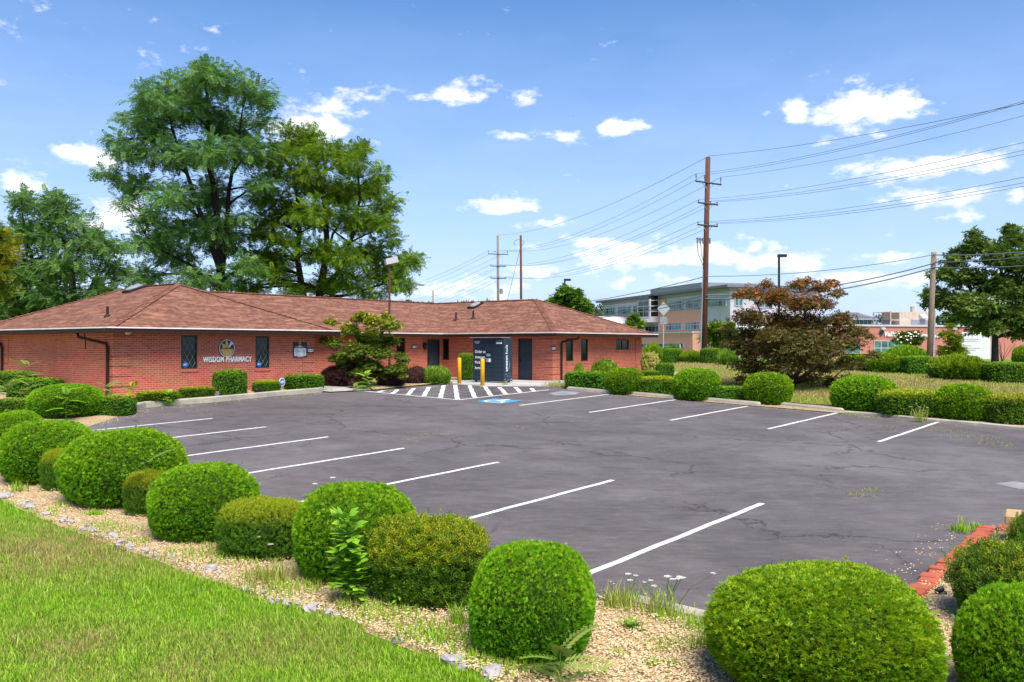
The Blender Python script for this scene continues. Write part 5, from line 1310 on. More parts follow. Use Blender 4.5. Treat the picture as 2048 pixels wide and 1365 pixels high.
def shape_r(d, a, b, c, p):
    return (np.abs(d[:, 0]/a)**p + np.abs(d[:, 1]/b)**p + np.abs(d[:, 2]/c)**p) ** (-1/p)
def lump(d, seed, amp):
    r = np.random.default_rng(seed); s = np.zeros(len(d))
    for k in range(9):
        f = r.normal(size=3) * (2 + k*.8); s += np.sin(d @ f + r.uniform(0, 6.28)) / (1 + .35*k)
    return 1 + amp * s / 2.6
def bush_mesh(name, n, tpl, leaf, a, b, h, p, mats, seed, upw=.55, amp=.03, tipz=.72, tipp=.35, depth=.13, zc=.44, rough=0.0, tipall=0.0):
    rng = np.random.default_rng(seed)
    d = nrm(rng.normal(size=(int(n*1.7), 3))); cz = h*zc; c = h - cz
    # even out the sampling over boxes: weight by radius squared
    r = shape_r(d, a, b, c, p); keep = rng.random(len(d)) < (r / r.max())**2 * 1.4; d, r = d[keep], r[keep]
    lm = lump(d, seed, amp)
    k = 1 - depth * rng.random(len(d))**2 + rough * np.abs(rng.normal(size=len(d))) * (d[:, 2] > 0)
    k = k + (rng.random(len(d)) < .010) * (d[:, 2] > -.1) * rng.uniform(.03, .09, len(d)) / r
    pos = d * (r * lm * k)[:, None]; pos[:, 2] += cz
    ok = pos[:, 2] > .03; pos, d, lm = pos[ok][:n], d[ok][:n], lm[ok][:n]
    nn = nrm(np.stack([np.sign(d[:, 0]) * np.abs(d[:, 0]/a)**(p-1)/a, np.sign(d[:, 1]) * np.abs(d[:, 1]/b)**(p-1)/b, np.sign(d[:, 2]) * np.abs(d[:, 2]/c)**(p-1)/c], 1))
    ax = nn * (1-upw) + np.array([0, 0, upw]) + rng.normal(size=pos.shape) * .28
    size = leaf * rng.uniform(.7, 1.3, len(pos)); pos -= nn * (leaf * .45)
    cl = .5 + .5*np.sin(pos @ (rng.normal(size=3)*7) + 1) * np.sin(pos @ (rng.normal(size=3)*9))
    V, T, var = scatter(tpl, pos, ax, size, rng, var=np.clip(rng.random(len(pos))*.66 + cl*.34, 0, 1))
    per = len(tpl[0]); zrel = np.repeat(pos[:, 2] / h, per)
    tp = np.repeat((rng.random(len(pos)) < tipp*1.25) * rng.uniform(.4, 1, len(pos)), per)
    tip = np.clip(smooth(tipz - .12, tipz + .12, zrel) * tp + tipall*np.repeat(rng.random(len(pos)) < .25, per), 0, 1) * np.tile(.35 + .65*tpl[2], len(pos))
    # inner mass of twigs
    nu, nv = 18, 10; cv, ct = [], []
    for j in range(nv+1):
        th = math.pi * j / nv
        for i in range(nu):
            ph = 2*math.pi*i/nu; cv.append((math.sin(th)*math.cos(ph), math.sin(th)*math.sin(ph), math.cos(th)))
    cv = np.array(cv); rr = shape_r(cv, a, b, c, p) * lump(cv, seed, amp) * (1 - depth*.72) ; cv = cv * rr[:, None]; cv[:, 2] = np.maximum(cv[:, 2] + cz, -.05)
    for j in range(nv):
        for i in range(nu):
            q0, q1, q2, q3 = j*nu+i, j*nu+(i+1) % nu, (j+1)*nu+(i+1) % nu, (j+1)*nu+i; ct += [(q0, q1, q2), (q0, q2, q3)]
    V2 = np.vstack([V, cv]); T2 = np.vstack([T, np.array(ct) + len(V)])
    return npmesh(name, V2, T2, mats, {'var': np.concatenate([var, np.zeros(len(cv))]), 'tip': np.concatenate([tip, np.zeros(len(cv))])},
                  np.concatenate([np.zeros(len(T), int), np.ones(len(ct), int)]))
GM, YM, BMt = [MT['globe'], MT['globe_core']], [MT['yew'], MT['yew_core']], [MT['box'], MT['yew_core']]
VAR = {}
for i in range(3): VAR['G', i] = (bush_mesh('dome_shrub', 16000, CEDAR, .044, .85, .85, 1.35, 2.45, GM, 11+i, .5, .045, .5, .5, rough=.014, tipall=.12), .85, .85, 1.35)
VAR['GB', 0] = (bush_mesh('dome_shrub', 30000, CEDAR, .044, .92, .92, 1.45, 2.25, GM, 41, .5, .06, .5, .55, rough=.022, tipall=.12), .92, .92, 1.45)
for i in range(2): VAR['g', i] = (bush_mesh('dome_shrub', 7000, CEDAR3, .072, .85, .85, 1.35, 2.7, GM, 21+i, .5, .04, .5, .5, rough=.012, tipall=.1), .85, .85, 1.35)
VAR['Y', 0] = (bush_mesh('golden_yew', 10000, YEWS, .075, .8, .7, 1.0, 2.9, YM, 31, .62, .09, .62, .55, .16, .46, .05), .8, .7, 1.0)
VAR['Y', 1] = (bush_mesh('golden_yew', 10000, YEWS, .055, .8, .7, .95, 3.2, YM, 32, .62, .05, .72, .75, .13, .46, .02), .8, .7, .95)
VAR['YG', 0] = (bush_mesh('green_yew', 9000, YEWS, .10, .9, .8, 1.1, 2.6, YM, 33, .7, .12, .8, .25, .2, .46, .10), .9, .8, 1.1)
for i in range(2): VAR['y', i] = (bush_mesh('golden_box', 3600, YEW4, .10, .8, .6, .75, 4.5, YM, 35+i, .6, .03, .80, .8, .11, .46), .8, .6, .75)
for i in range(2): VAR['b', i] = (bush_mesh('clipped_hedge', 4200, BOXL, .085, .9, .6, .9, 5.0, BMt, 51+i, .6, .025, .84, .6, .10, .46), .9, .6, .9)
VAR['s', 0] = (bush_mesh('spreading_yew', 3600, CEDAR3, .17, 1.3, 1.1, 1.1, 2.2, BMt, 61, .45, .10, .45, .7, .2, .42), 1.3, 1.1, 1.1)
VAR['j', 0] = (bush_mesh('juniper', 3000, CEDAR3, .20, 1.2, 1.0, .9, 2.0, [MT['juniper'], MT['yew_core']], 63, .5, .14, .4, .5, .25, .4), 1.2, 1.0, .9)
for i in range(2): VAR['p', i] = (bush_mesh('barberry', 3000, BOXL, .085, .8, .7, .9, 2.0, [MT['barberry'], MT['bark_dark']], 65+i, .5, .14, .6, .5, .28, .42, .08), .8, .7, .9)
VAR['v', 0] = (bush_mesh('variegated', 2200, BOXL, .10, .5, .5, 1.0, 2.3, [MT['varieg'], MT['yew_core']], 67, .5, .14, .5, .6, .25, .45), .5, .5, 1.0)

def bush(kind, var, cx, top, base, width, name, label, cat='shrub', group=None, yr=None, hmul=1.0, y=None, ry=None, zlift=0.0):
    if y is None: p = P(cx, base)
    else: p = AT(cx, base, y); p.z = float(gz(p.x, p.y))
    me, a, b, h = VAR[kind, var]
    hw = width / F * p.y / 2
    # the base pixel is the near edge: step back by the shrub's own half depth
    dpt = hw * (b / a if ry is None else ry)
    k = 1 + dpt * .55 / p.y
    c = Vector((p.x * k, p.y * k, 0)); c.z = float(gz(c.x, c.y)) + zlift; hw *= k
    H = ((HY - top) / F * (c.y + dpt * .1) + CAMZ - c.z) * hmul
    o = bpy.data.objects.new(name, me); link(o); o.location = (c.x, c.y, c.z - .01)
    o.scale = (hw / a, dpt * k / b, max(.25, H) / h); o.rotation_euler = (0, 0, (R.uniform(0, 6.28) if kind in 'GgGBps' and ry is None else (yr if yr is not None else R.uniform(-.15, .15))))
    return props(o, label=label, cat=cat, group=group)
NR = 'shrubs of the near gravel strip'; FRW = 'shrubs of the far row'; WR = 'shrubs under the pharmacy wall'; HG = 'shrubs along the street edge'
ds, gy, hx = 'dome_shrub', 'golden_yew', 'clipped_hedge'
bush('G',0,35,822,925,104,ds,'bright green dome shrub leftmost of the near strip, cut by the picture edge',group=NR)
bush('G',1,98,841,972,182,ds,'bright green dome shrub standing left of the small yellowish yew at far left',group=NR)
bush('Y',1,122,900,985,72,gy,'small yellowish yew wedged between two dome shrubs at far left',group=NR)
bush('G',2,248,857,1019,226,ds,'broad dome shrub with a vine shoot between two small yews',group=NR)
bush('Y',1,302,943,1036,98,gy,'small dark yew with a pale frond growing out of its top',group=NR)
bush('G',0,408,928,1088,208,ds,'dome shrub left of the long golden yew in the near strip',group=NR)
bush('Y',1,527,1000,1121,172,gy,'long golden-topped yew with white flowers at its foot',group=NR)
bush('G',1,711,966,1172,242,ds,'dome shrub with a tall leafy weed growing up its front',group=NR)
bush('Y',0,856,1040,1216,232,gy,'shaggy gold-tipped yew between two dome shrubs at the lawn edge',group=NR)
bush('G',2,1064,1082,1330,246,ds,'upright dome shrub in the middle foreground with a frond at its foot',group=NR)
bush('GB',0,1645,1134,1430,452,ds,'largest and nearest dome shrub, cut by the bottom edge of the picture',group=NR)
bush('YG',0,2052,1104,1275,236,'green_yew','loose dark green yew right of the red brick edging',group=NR)
bush('G',0,2065,1172,1450,270,ds,'dome shrub in the bottom right corner below the loose yew',group=NR)
bush('YG',0,2095,1040,1180,120,'green_yew','bright yew sliver behind the stone pillar at the right edge',group=NR)
# under the pharmacy wall
bush('G',1,132,768,838,136,ds,'dome shrub at the left corner of the pharmacy with seedlings in front',group=WR)
bush('b',0,228,793,833,80,hx,'dark low hedge beside the corner downspout',cat='hedge',group=WR)
bush('b',1,32,742,786,74,hx,'dark hedge at the far left end of the side wall',cat='hedge',group=WR)
bush('b',0,72,757,797,96,hx,'dark hedge in front of the side wall below the seedling',cat='hedge',group=WR)
bush('b',1,38,797,832,80,hx,'low sprawling hedge left of the corner dome shrub',cat='hedge',group=WR)
bush('y',0,317,782,812,76,'golden_box','yellow-topped box shrub with a seedling at its right end',group=WR,yr=BANG,zlift=.1)
bush('y',1,393,774.5,805,64,'golden_box','yellow-topped box shrub below the window left of the emblem',group=WR,yr=BANG,zlift=.1)
bush('b',0,460,741,798,59,hx,'tall clipped green shrub below the white raised wall lettering',cat='shrub',group=WR,zlift=.08,ry=.9)
bush('y',0,533,762,791,52,'golden_box','small box shrub between the floodlight and the blue yard sign',group=WR,yr=BANG,zlift=.1)
bush('b',1,609,749,786,76,hx,'flat-topped box hedge at the right corner of the pharmacy wing',cat='hedge',group=WR,yr=BANG,zlift=.08)
# courtyard
CY = 'shrubs in the courtyard bed'
bush('p',0,690,727,776,78,'barberry','large reddish purple barberry beside the pharmacy corner',group=CY)
bush('p',1,716,754,780,44,'barberry','small purple barberry left of the leafy seedling',group=CY)
bush('p',1,782,744,776,58,'barberry','purple barberry at the foot of the olive maple',group=CY)
bush('p',0,828,735,771,46,'barberry','spiky purple barberry before the bright spreading shrub',group=CY)
bush('j',0,868,735,770,72,'spreading_shrub','bright green spreading shrub left of the first bollard',group=CY)
bush('b',0,812,738,762,64,hx,'bright low hedge below the recessed window',cat='hedge',group=CY)
bush('b',1,934,708,764,38,'dark_yew','dark upright yew behind the first bollard beside the locker',group=CY,ry=.9,y=42.0)
bush('p',0,660,735,775,40,'barberry','dark barberry in shade between wing and maple',group=CY)
# right cluster
CR = 'shrubs around the right wing'
bush('b',0,1175,743,781,86,hx,'long clipped hedge right of the entrance walk',cat='hedge',group=CR,yr=BANG-1.4)
bush('j',0,1190,721,752,100,'spreading_shrub','light green spreading shrub under the two narrow windows',group=CR)
bush('g',0,1249,735,791,74,ds,'dome shrub between two clipped hedges near the right wing',group=CR)
bush('b',1,1246,695,738,62,hx,'tall square clipped shrub under the right wing end window',group=CR,ry=.9)
bush('y',1,1312,755,793,78,'golden_box','yellow-topped box hedge behind the second wheel stop',group=CR,ry=.6)
bush('v',0,1300,706,748,36,'variegated_shrub','pale yellow variegated shrub at the right corner of the building',group=CR)
bush('b',0,1330,727,757,36,hx,'small dark clipped hedge right of the variegated shrub',cat='hedge',group=CR)
bush('b',1,1298,742,760,44,hx,'low clipped hedge below the variegated shrub',cat='hedge',group=CR)
bush('j',0,1155,730,756,30,'spreading_shrub','thin weedy shrub beside the right downspout',group=CR)
# far row
bush('g',1,1393,738,803,88,ds,'dome shrub between the two box hedges of the far row',group=FRW)
bush('b',0,1457,773,804,72,hx,'low clipped hedge between two dome shrubs left of the bronze maple',cat='hedge',group=FRW,ry=.7)
bush('g',0,1537,745,812,90,ds,'dome shrub directly in front of the bronze maple trunk',group=FRW)
bush('g',1,1729,752,826,122,ds,'widest dome shrub of the far row right of the bronze maple',group=FRW)
bush('y',0,1815,783,837,114,'golden_box','yellow-topped box shrub between the two right-hand dome shrubs',group=FRW,ry=.7)
bush('g',0,1927,768,844,106,ds,'dome shrub right of the yellow-topped box shrub in the far row',group=FRW)
bush('y',1,2030,792,852,108,'golden_box','yellow-green box shrub at the right end of the far row',group=FRW,ry=.7)
# street edge
for (kd, v, cx, t, b, w, nm, lab) in [('s',0,1307,690,718,48,'spreading_yew','rounded spreading yew behind the building corner'),('b',0,1346,698,721,38,hx,'clipped hedge left of the sign post base'),
    ('s',0,1382,702,723,44,'spreading_yew','small spreading yew before the tall brown pole'),('b',1,1421,697,726,40,hx,'square hedge right of the tall brown pole base'),
    ('j',0,1455,699,731,42,'spreading_shrub','light green shrub left of the bronze maple crown'),('y',0,1712,710,742,64,'golden_box','yellow-topped hedge just right of the bronze maple'),
    ('s',0,1768,708,746,74,'spreading_yew','spreading yew between two hedges under the clinic window'),('b',0,1836,713,749,62,hx,'square hedge at the foot of the weathered pole'),
    ('s',0,1916,711,761,108,'spreading_yew','widest spreading yew before the white notice board'),('b',1,2012,725,766,84,hx,'long clipped hedge at the right end of the dry lawn'),
    ('b',0,1400,706,722,30,hx,'small hedge hidden beside the pole base')]:
    bush(kd, v, cx, t, b, w, nm, lab, group=HG)
bush('s',0,1812,694,718,84,'rounded_shrub','blue-green rounded shrub across the road behind the pole',group='shrubs across the road',y=75)
bush('s',0,2048,694,722,46,'rounded_shrub','blue-green rounded shrub at the right picture edge by the clinic',group='shrubs across the road',y=90)

# ------------------------------------------------------------------ trees
def branch(mb, a, b, r0, r1, rng, bend=.12, n=5, sides=6):
    a, b = np.array(a), np.array(b); L = np.linalg.norm(b-a); mid = rng.normal(size=3)*bend*L*.5; mid[2] += .10*L
    pts = [tuple(a + (b-a)*t + mid*4*t*(1-t)*.5) for t in np.linspace(0, 1, n)]
    mb.tube(pts, list(np.linspace(r0, r1, n)), sides, False); return pts
def tree(name, label, base, stems, clumps, tpl, n, leaf, mat, bark, seed, droop=.2, r0=.25, sub=12, sig=.26, cat='tree', flat_=.85, group=None, out=.55, size_var=.35):
    """stems: polylines (world) with radius; clumps: (centre, radii)"""
    rng = np.random.default_rng(seed); base = Vector(base); root = empty(name, base, label=label, cat=cat, group=group)
    bb = np.array(base); tb = MB(); nodes = []
    for pts, ra, rb in stems:
        k = len(pts); tb.tube([Vector(p) - base for p in pts], list(np.linspace(ra, rb, k)), 9, False)
        for i, p in enumerate(pts): nodes.append((np.array(p), ra + (rb-ra)*i/(k-1), i / (k-1)))
        # extra nodes between
        for i in range(k-1):
            for f in (.33, .66):
                nodes.append((np.array(p*0) if False else np.array(Vector(pts[i]).lerp(Vector(pts[i+1]), f)), ra + (rb-ra)*(i+f)/(k-1), (i+f)/(k-1)))
    NP = np.array([x[0] for x in nodes]); NRAD = np.array([x[1] for x in nodes]); low = np.array([x[2] for x in nodes])
    vol = np.array([r[0]*r[1]*r[2] for _, r in clumps]) ** .72; cnt = (vol / vol.sum() * n).astype(int)
    P_, A_, U_, Vv = [], [], [], []
    cen = np.mean([c for c, _ in clumps], 0)
    for (c, r), m in zip(clumps, cnt):
        c = np.array(c); r = np.array(r)
        dd = np.linalg.norm(NP - c, axis=1) + 2.2*np.maximum(0, NP[:, 2] - c[2] + .2*r[2]) + (low < .15) * 3
        i = int(np.argmin(dd)); rb = min(NRAD[i]*.62, .05 + .02*np.linalg.norm(NP[i]-c))
        bp = branch(tb, NP[i]-bb, c-bb, rb, max(.012, rb*.3), rng)
        ks = max(4, int(sub * (r.mean() / np.mean([q.mean() if hasattr(q, 'mean') else np.mean(q) for _, q in clumps]))))
        d = nrm(rng.normal(size=(ks, 3))); d[:, 2] = np.abs(d[:, 2])*.7 + d[:, 2]*.3
        sc = c + d * r * (rng.random((ks, 1)) ** .4) * .92
        for q in sc[:min(ks, 7)]: branch(tb, np.array(bp[-2]) if rng.random() < .5 else np.array(bp[-1]), q-bb, max(.010, rb*.28), .006, rng, .15, 4, 4)
        pick = rng.integers(0, ks, m); g = rng.normal(size=(m, 3)) * (r * sig); g[:, 2] *= flat_*.75
        p = sc[pick] + g; P_.append(p)
        o = nrm((p - sc[pick]) / r) * .6 + nrm((p - c) / r) * out; o[:, 2] -= droop; o += rng.normal(size=(m, 3)) * .4; A_.append(o)
        Vv.append(np.clip(rng.random(m)*.62 + (rng.random(ks)*.38)[pick], 0, 1))
    p = np.vstack(P_) - bb; ax = np.vstack(A_); var = np.concatenate(Vv)
    V, T, vr = scatter(tpl, p, ax, leaf * rng.uniform(1-size_var, 1+size_var, len(p)), rng, up=np.tile([0, 0, 1.], (len(p), 1)), var=var)
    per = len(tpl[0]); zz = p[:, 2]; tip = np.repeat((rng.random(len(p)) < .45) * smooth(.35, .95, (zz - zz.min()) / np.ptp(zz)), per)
    tb.obj('trunk', bark, root, smooth_=True)
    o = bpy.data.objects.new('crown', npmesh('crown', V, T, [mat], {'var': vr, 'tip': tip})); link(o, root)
    return root
def clp(lst, Y, seed, dep=1.0, extra=0):
    rng = np.random.default_rng(seed); out = []
    xs = [c[0] for c in lst]; mx = (min(xs)+max(xs))/2; hw = (max(xs)-min(xs))/2 + 1
    for c in lst:
        px, py, r = c[:3]; ry = c[3] if len(c) > 3 else r*.85
        half = hw/F*Y * math.sqrt(max(.05, 1-((px-mx)/(hw*1.1))**2)) * .8*dep
        for k in range(1 + extra):
            y = Y + rng.uniform(-half, half); s = y / Y
            out.append((tuple(AT(px, py, y)), (r/F*y, r/F*y*1.1, ry/F*y)))
    return out
def poly3(pp, Y, dys=None):
    return [AT(x, y, Y + (0 if dys is None else dys[i])) for i, (x, y) in enumerate(pp)]
def gbase(px, Y):
    b = AT(px, 690, Y); b.z = float(gz(b.x, b.y)) - .1; return b

Y = 59.0; b = gbase(440, Y)
LOC = [(420,160,45),(350,185,45),(300,205,40),(488,185,45),(535,205,28),(390,230,55),(310,260,50),(460,260,55),(252,310,34),(330,320,55),(410,320,55),(490,315,50),(214,345,22),(270,375,42),(350,400,50),(248,412,22),(430,400,50),(300,440,38),(400,470,45),(288,492,36),(350,520,45),(445,500,40),(300,555,32),(380,560,40),(450,565,36),(490,540,36),(520,375,32),(530,250,26),(415,145,26),(395,150,22),(330,475,34),(262,240,24),(236,282,22),(470,440,30),(398,440,28),(358,458,26),(455,470,24)]
tree('tall_locust', 'tall feathery locust tree behind the pharmacy roof, tallest in view', b, [([b, *poly3([(442,560),(440,480),(430,400),(420,320),(415,230),(412,170)], Y, [0,.3,0,-.3,0,.2])], .34, .05),
     (poly3([(442,560),(452,470),(458,380),(475,290),(485,220)], Y+.4), .22, .04), (poly3([(440,540),(405,440),(375,350),(345,260),(335,210)], Y-.6), .2, .04), (poly3([(441,580),(380,530),(320,500),(290,470)], Y-1), .13, .03)],
     clp(LOC, Y, 3, 1.0, 1), PINN, 16000, .43, MT['locust'], MT['bark_dark'], 71, droop=.35, sub=13, sig=.24)
Y = 63.0; b = gbase(625, Y)
WAL = [(600,290,40),(650,310,42),(556,315,38),(700,335,40),(732,305,20),(610,360,50),(680,390,50),(740,385,38),(775,412,30),(640,440,50),(715,450,50),(775,455,26),(590,430,40),(560,480,40),(620,510,40),(690,520,45),(740,510,38),(782,482,22),(540,400,40),(560,560,35),(640,575,35),(700,570,40),(765,550,42),(812,530,30),(832,518,15),(795,572,32),(520,520,35),(500,580,30),(720,300,16),(575,262,18),(625,265,16),(760,350,22),(590,590,30),(740,590,26),(545,350,26),(530,440,30),(535,540,30),(555,520,30),(505,470,26)]
tree('broad_tree', 'broad olive green tree with leaning dark trunks beside the tall locust', b, [([b, *poly3([(640,580),(655,500),(650,420),(640,350),(620,300)], Y)], .34, .05), (poly3([(610,610),(595,520),(600,440),(590,360),(570,310)], Y+1.2), .26, .05),
     (poly3([(640,590),(680,540),(710,460),(720,390),(715,340)], Y-1), .2, .04), (poly3([(625,600),(700,590),(760,570),(810,540)], Y-.5), .14, .03), (poly3([(655,520),(665,470),(690,430)], Y+.6), .14, .04)],
     clp(WAL, Y, 5, 1.0, 1), PINN, 20000, .40, MT['walnut'], MT['bark_dark'], 72, droop=.25, sub=12, sig=.25)
Y = 49.0; b = gbase(150, Y)
LFT = [(50,412,30),(110,422,36),(30,470,40),(90,480,50),(160,452,28),(180,500,45),(130,540,50),(60,550,50),(20,560,40),(222,542,32),(200,590,42),(120,600,50),(50,612,50),(240,492,22),(252,562,20),(10,620,40),(150,640,40),(205,620,28),(-30,520,50),(60,640,40),(100,400,20),(40,398,16),(-40,600,60)]
tree('left_locust', 'bushy feathery tree behind the left end of the pharmacy roof', b, [([b, *poly3([(150,620),(145,550),(130,490),(110,440)], Y)], .24, .04), (poly3([(150,630),(190,560),(205,520)], Y), .14, .03), (poly3([(148,620),(80,560),(55,490),(45,430)], Y), .16, .03)],
     clp(LFT, Y, 6, .8, 1), PINN, 10500, .40, MT['locust'], MT['bark_dark'], 73, droop=.3, sub=12, sig=.27)
Y = 40.0; b = gbase(-40, Y)
tree('yellowing_tree', 'tree with yellow and orange leaves at the left picture edge', b, [([b, *poly3([(-42,600),(-45,520),(-30,480)], Y)], .16, .04)],
     clp([(-5,480,28),(18,508,26),(-25,520,40),(5,548,22),(-10,580,30),(-45,470,40),(-60,560,50)], Y, 7, .8, 1), PINN, 1600, .34, MT['goldtree'], MT['bark'], 74, droop=.3)
Y = 100.0; b = gbase(1990, Y)
RGT = [(2030,482,28),(1952,492,24),(1975,505,22),(1920,512,22),(2000,522,40),(2045,535,45),(1882,552,24),(1930,562,30),(1990,582,45),(2050,592,50),(1862,590,20),(1900,606,32),(1950,620,40),(2010,640,42),(2060,642,40),(1852,610,13),(1922,640,28),(1972,660,28),(2040,670,24),(2095,520,50),(2110,600,55),(2020,462,16),(1945,472,14),(1905,530,20),(2110,660,35)]
tree('oak_tree', 'large dark round-crowned tree on the verge before the clinic', b, [([b, *poly3([(1990,690),(1991,650),(1995,600),(2003,540),(2020,490)], Y)], .42, .07), (poly3([(1991,660),(1960,620),(1935,570),(1925,530)], Y), .2, .05), (poly3([(1991,655),(2030,620),(2060,570)], Y+1), .22, .05), (poly3([(1990,665),(1930,630),(1885,600)], Y-1), .16, .04)],
     clp(RGT, Y, 8, .9, 1), FLAT4, 21000, .48, MT['dimtree'], MT['bark'], 75, droop=.15, sub=13, sig=.24)
p = P(1584, 777); Y = p.y
MPL = [(1592,572,18),(1612,566,14),(1640,578,18),(1664,570,14),(1676,590,14),(1500,592,22),(1478,592,13),(1545,602,28),(1600,612,33),(1640,612,26),(1500,640,33),(1555,650,38),(1618,650,38),(1680,645,26),(1720,668,16),(1470,692,24),(1520,700,38),(1580,700,42),(1648,702,38),(1702,690,26),(1500,738,32),(1560,735,36),(1640,735,36),(1702,730,22),(1662,768,18),(1510,768,16),(1740,676,9),(1450,662,12),(1455,690,12),(1530,570,12),(1560,592,18),(1690,760,14),(1485,760,14),(1745,712,12),(1540,676,28),(1600,682,32),(1660,674,26),(1500,670,24),(1702,664,18),(1540,762,22),(1622,762,18),(1488,704,22),(1590,655,24),(1570,715,26),(1625,725,24)]
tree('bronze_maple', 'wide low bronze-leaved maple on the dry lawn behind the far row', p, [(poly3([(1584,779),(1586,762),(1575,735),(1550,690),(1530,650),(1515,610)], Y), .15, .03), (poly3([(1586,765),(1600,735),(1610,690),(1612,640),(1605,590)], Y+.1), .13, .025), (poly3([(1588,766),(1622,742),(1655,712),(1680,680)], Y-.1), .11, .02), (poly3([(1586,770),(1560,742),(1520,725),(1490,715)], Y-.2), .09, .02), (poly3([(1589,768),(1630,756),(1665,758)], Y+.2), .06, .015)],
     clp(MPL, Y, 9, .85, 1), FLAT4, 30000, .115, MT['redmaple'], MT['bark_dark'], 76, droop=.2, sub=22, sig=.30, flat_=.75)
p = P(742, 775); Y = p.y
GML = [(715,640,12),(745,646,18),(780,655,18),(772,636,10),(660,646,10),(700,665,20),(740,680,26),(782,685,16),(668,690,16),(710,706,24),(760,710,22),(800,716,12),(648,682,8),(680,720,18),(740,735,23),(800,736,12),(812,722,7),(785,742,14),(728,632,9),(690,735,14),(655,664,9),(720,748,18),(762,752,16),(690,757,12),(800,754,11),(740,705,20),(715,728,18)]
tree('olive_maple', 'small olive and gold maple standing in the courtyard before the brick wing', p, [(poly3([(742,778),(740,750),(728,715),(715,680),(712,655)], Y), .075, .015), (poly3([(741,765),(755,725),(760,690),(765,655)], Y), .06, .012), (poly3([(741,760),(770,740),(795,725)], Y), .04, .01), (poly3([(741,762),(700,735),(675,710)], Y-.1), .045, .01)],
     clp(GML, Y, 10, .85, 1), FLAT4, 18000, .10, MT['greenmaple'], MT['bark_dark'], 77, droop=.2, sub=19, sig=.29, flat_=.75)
def small(name, lab, bx, Y, cl, n, leaf, mat, seed, tpl=FLAT4, r=.09, cat='tree'):
    b = gbase(bx, Y); top = min(c[1] for c in cl); return tree(name, lab, b, [([b, *poly3([(bx, (690+top)/2+8), (bx+1, top+8)], Y)], r, r*.3)], clp(cl, Y, seed, .8, 1), tpl, n, leaf, MT[mat], MT['bark'], seed, droop=-.1, sub=8, sig=.28, cat=cat)
small('young_tree', 'light green young tree rising behind the right wing roof', 1138, 72, [(1132,590,15),(1120,602,14),(1150,602,16),(1165,612,13),(1108,608,10),(1140,622,24),(1130,578,7),(1155,588,8),(1172,622,10)], 2600, .30, 'brightree', 81)
small('young_tree', 'small yellow-green tree in front of the office block entrance', 1268, 110, [(1268,640,10),(1260,652,11),(1281,652,11),(1268,660,13),(1272,632,6)], 1200, .34, 'brightree', 82)
small('round_tree', 'rounded mid green tree right of the tall brown pole', 1440, 84, [(1430,662,18),(1450,666,20),(1420,680,16),(1445,690,22),(1462,656,10),(1470,680,14)], 2600, .3, 'brightree', 83)
ct = small('flowering_tree', 'small tree with white blossoms before the clinic lettering', 1814, 96, [(1805,674,12),(1826,672,12),(1840,682,9),(1796,684,9),(1815,688,13),(1832,690,9)], 1500, .28, 'dimtree', 84)
small('willowy_shrub', 'airy yellow-green shrub right of the weathered pole', 1903, 64, [(1895,672,13),(1906,690,15),(1890,706,13),(1916,706,13),(1902,656,8),(1912,678,10),(1900,715,14)], 1500, .2, 'goldtree', 85, cat='shrub')
small('low_tree', 'pale weedy tree behind the hedge below the road sign', 1342, 68, [(1338,702,9),(1350,700,8),(1330,708,7)], 500, .18, 'brightree', 86, cat='shrub')
# blossoms on the flowering tree
rng = np.random.default_rng(9); q_ = [AT(rng.normal(1822, 13), rng.normal(671, 6), 94.2) for _ in range(22)]
m = MB()
for c in q_: c = c - ct.location; m.add([c+Vector((-.09,0,0)), c+Vector((0,-.05,-.07)), c+Vector((.09,0,0)), c+Vector((0,.05,.08))], [(0,1,2,3)])
m.obj('blossom', MT['petal'], ct, kind='stuff')
# bare twiggy shrub by the clinic wall
b = gbase(2004, 112); o = empty('bare_shrub', b, label='thin leafless twiggy shrub against the pink clinic wall', cat='shrub'); m = MB(); rg = np.random.default_rng(4)
for i in range(9): branch(m, (0, 0, 0), (rg.normal(0, .9), rg.normal(0, .4), rg.uniform(1.6, 3.0)), .04, .012, rg, .1, 4, 4)
m.obj('twigs', MT['bark'], o)

# wooded hills beyond
def wood():
    rng = np.random.default_rng(12); pos, size, var, cv, ct = [], [], [], [], []
    def ridge(px0, px1, top, Yd, amp, seed):
        nonlocal pos, size, var
        x = px0
        while x < px1:
            yv = Yd * rng.uniform(.92, 1.12); tpx = top + rng.uniform(-amp, amp) + 4*math.sin(x*.045+seed)
            c = AT(x, tpx, yv); rad = rng.uniform(3.6, 6.5); c.z -= rad*.8
            k = 260
            d = nrm(rng.normal(size=(k, 3))); d[:, 2] = np.abs(d[:, 2])*1.0 - .15
            pos.append(np.array(c) + d*rad*rng.uniform(.75, 1.05, (k, 1))*np.array([1, .8, .9])); size.append(rng.uniform(.7, 1.4, k)); var.append(np.clip(rng.random(k)*.6 + rng.random()*.4, 0, 1))
            # lower mass
            d = rng.uniform(-1, 1, (140, 3)); pos.append(np.array(c) + d*np.array([rad, rad*.5, 5.0]) - np.array([0, 0, 6])); size.append(rng.uniform(1.2, 2.4, 140)); var.append(rng.random(140)*.5)
            x += rad*1.15/Yd*F
    ridge(780, 1215, 607, 260, 5, 0); ridge(1640, 1900, 634, 280, 4, 1); ridge(-200, 500, 622, 240, 6, 2); ridge(1900, 2250, 640, 300, 5, 3); ridge(1175, 1215, 612, 245, 3, 4)
    pos = np.vstack(pos); V, T, vr = scatter(FLAT4, pos, rng.normal(size=pos.shape)+np.array([0, 0, .6]), np.concatenate(size)*1.1, rng, var=np.concatenate(var))
    o = bpy.data.objects.new('wooded_hill', npmesh('wooded_hill', V, T, [MT['farwood']], {'var': vr})); link(o); props(o, kind='stuff')
wood()

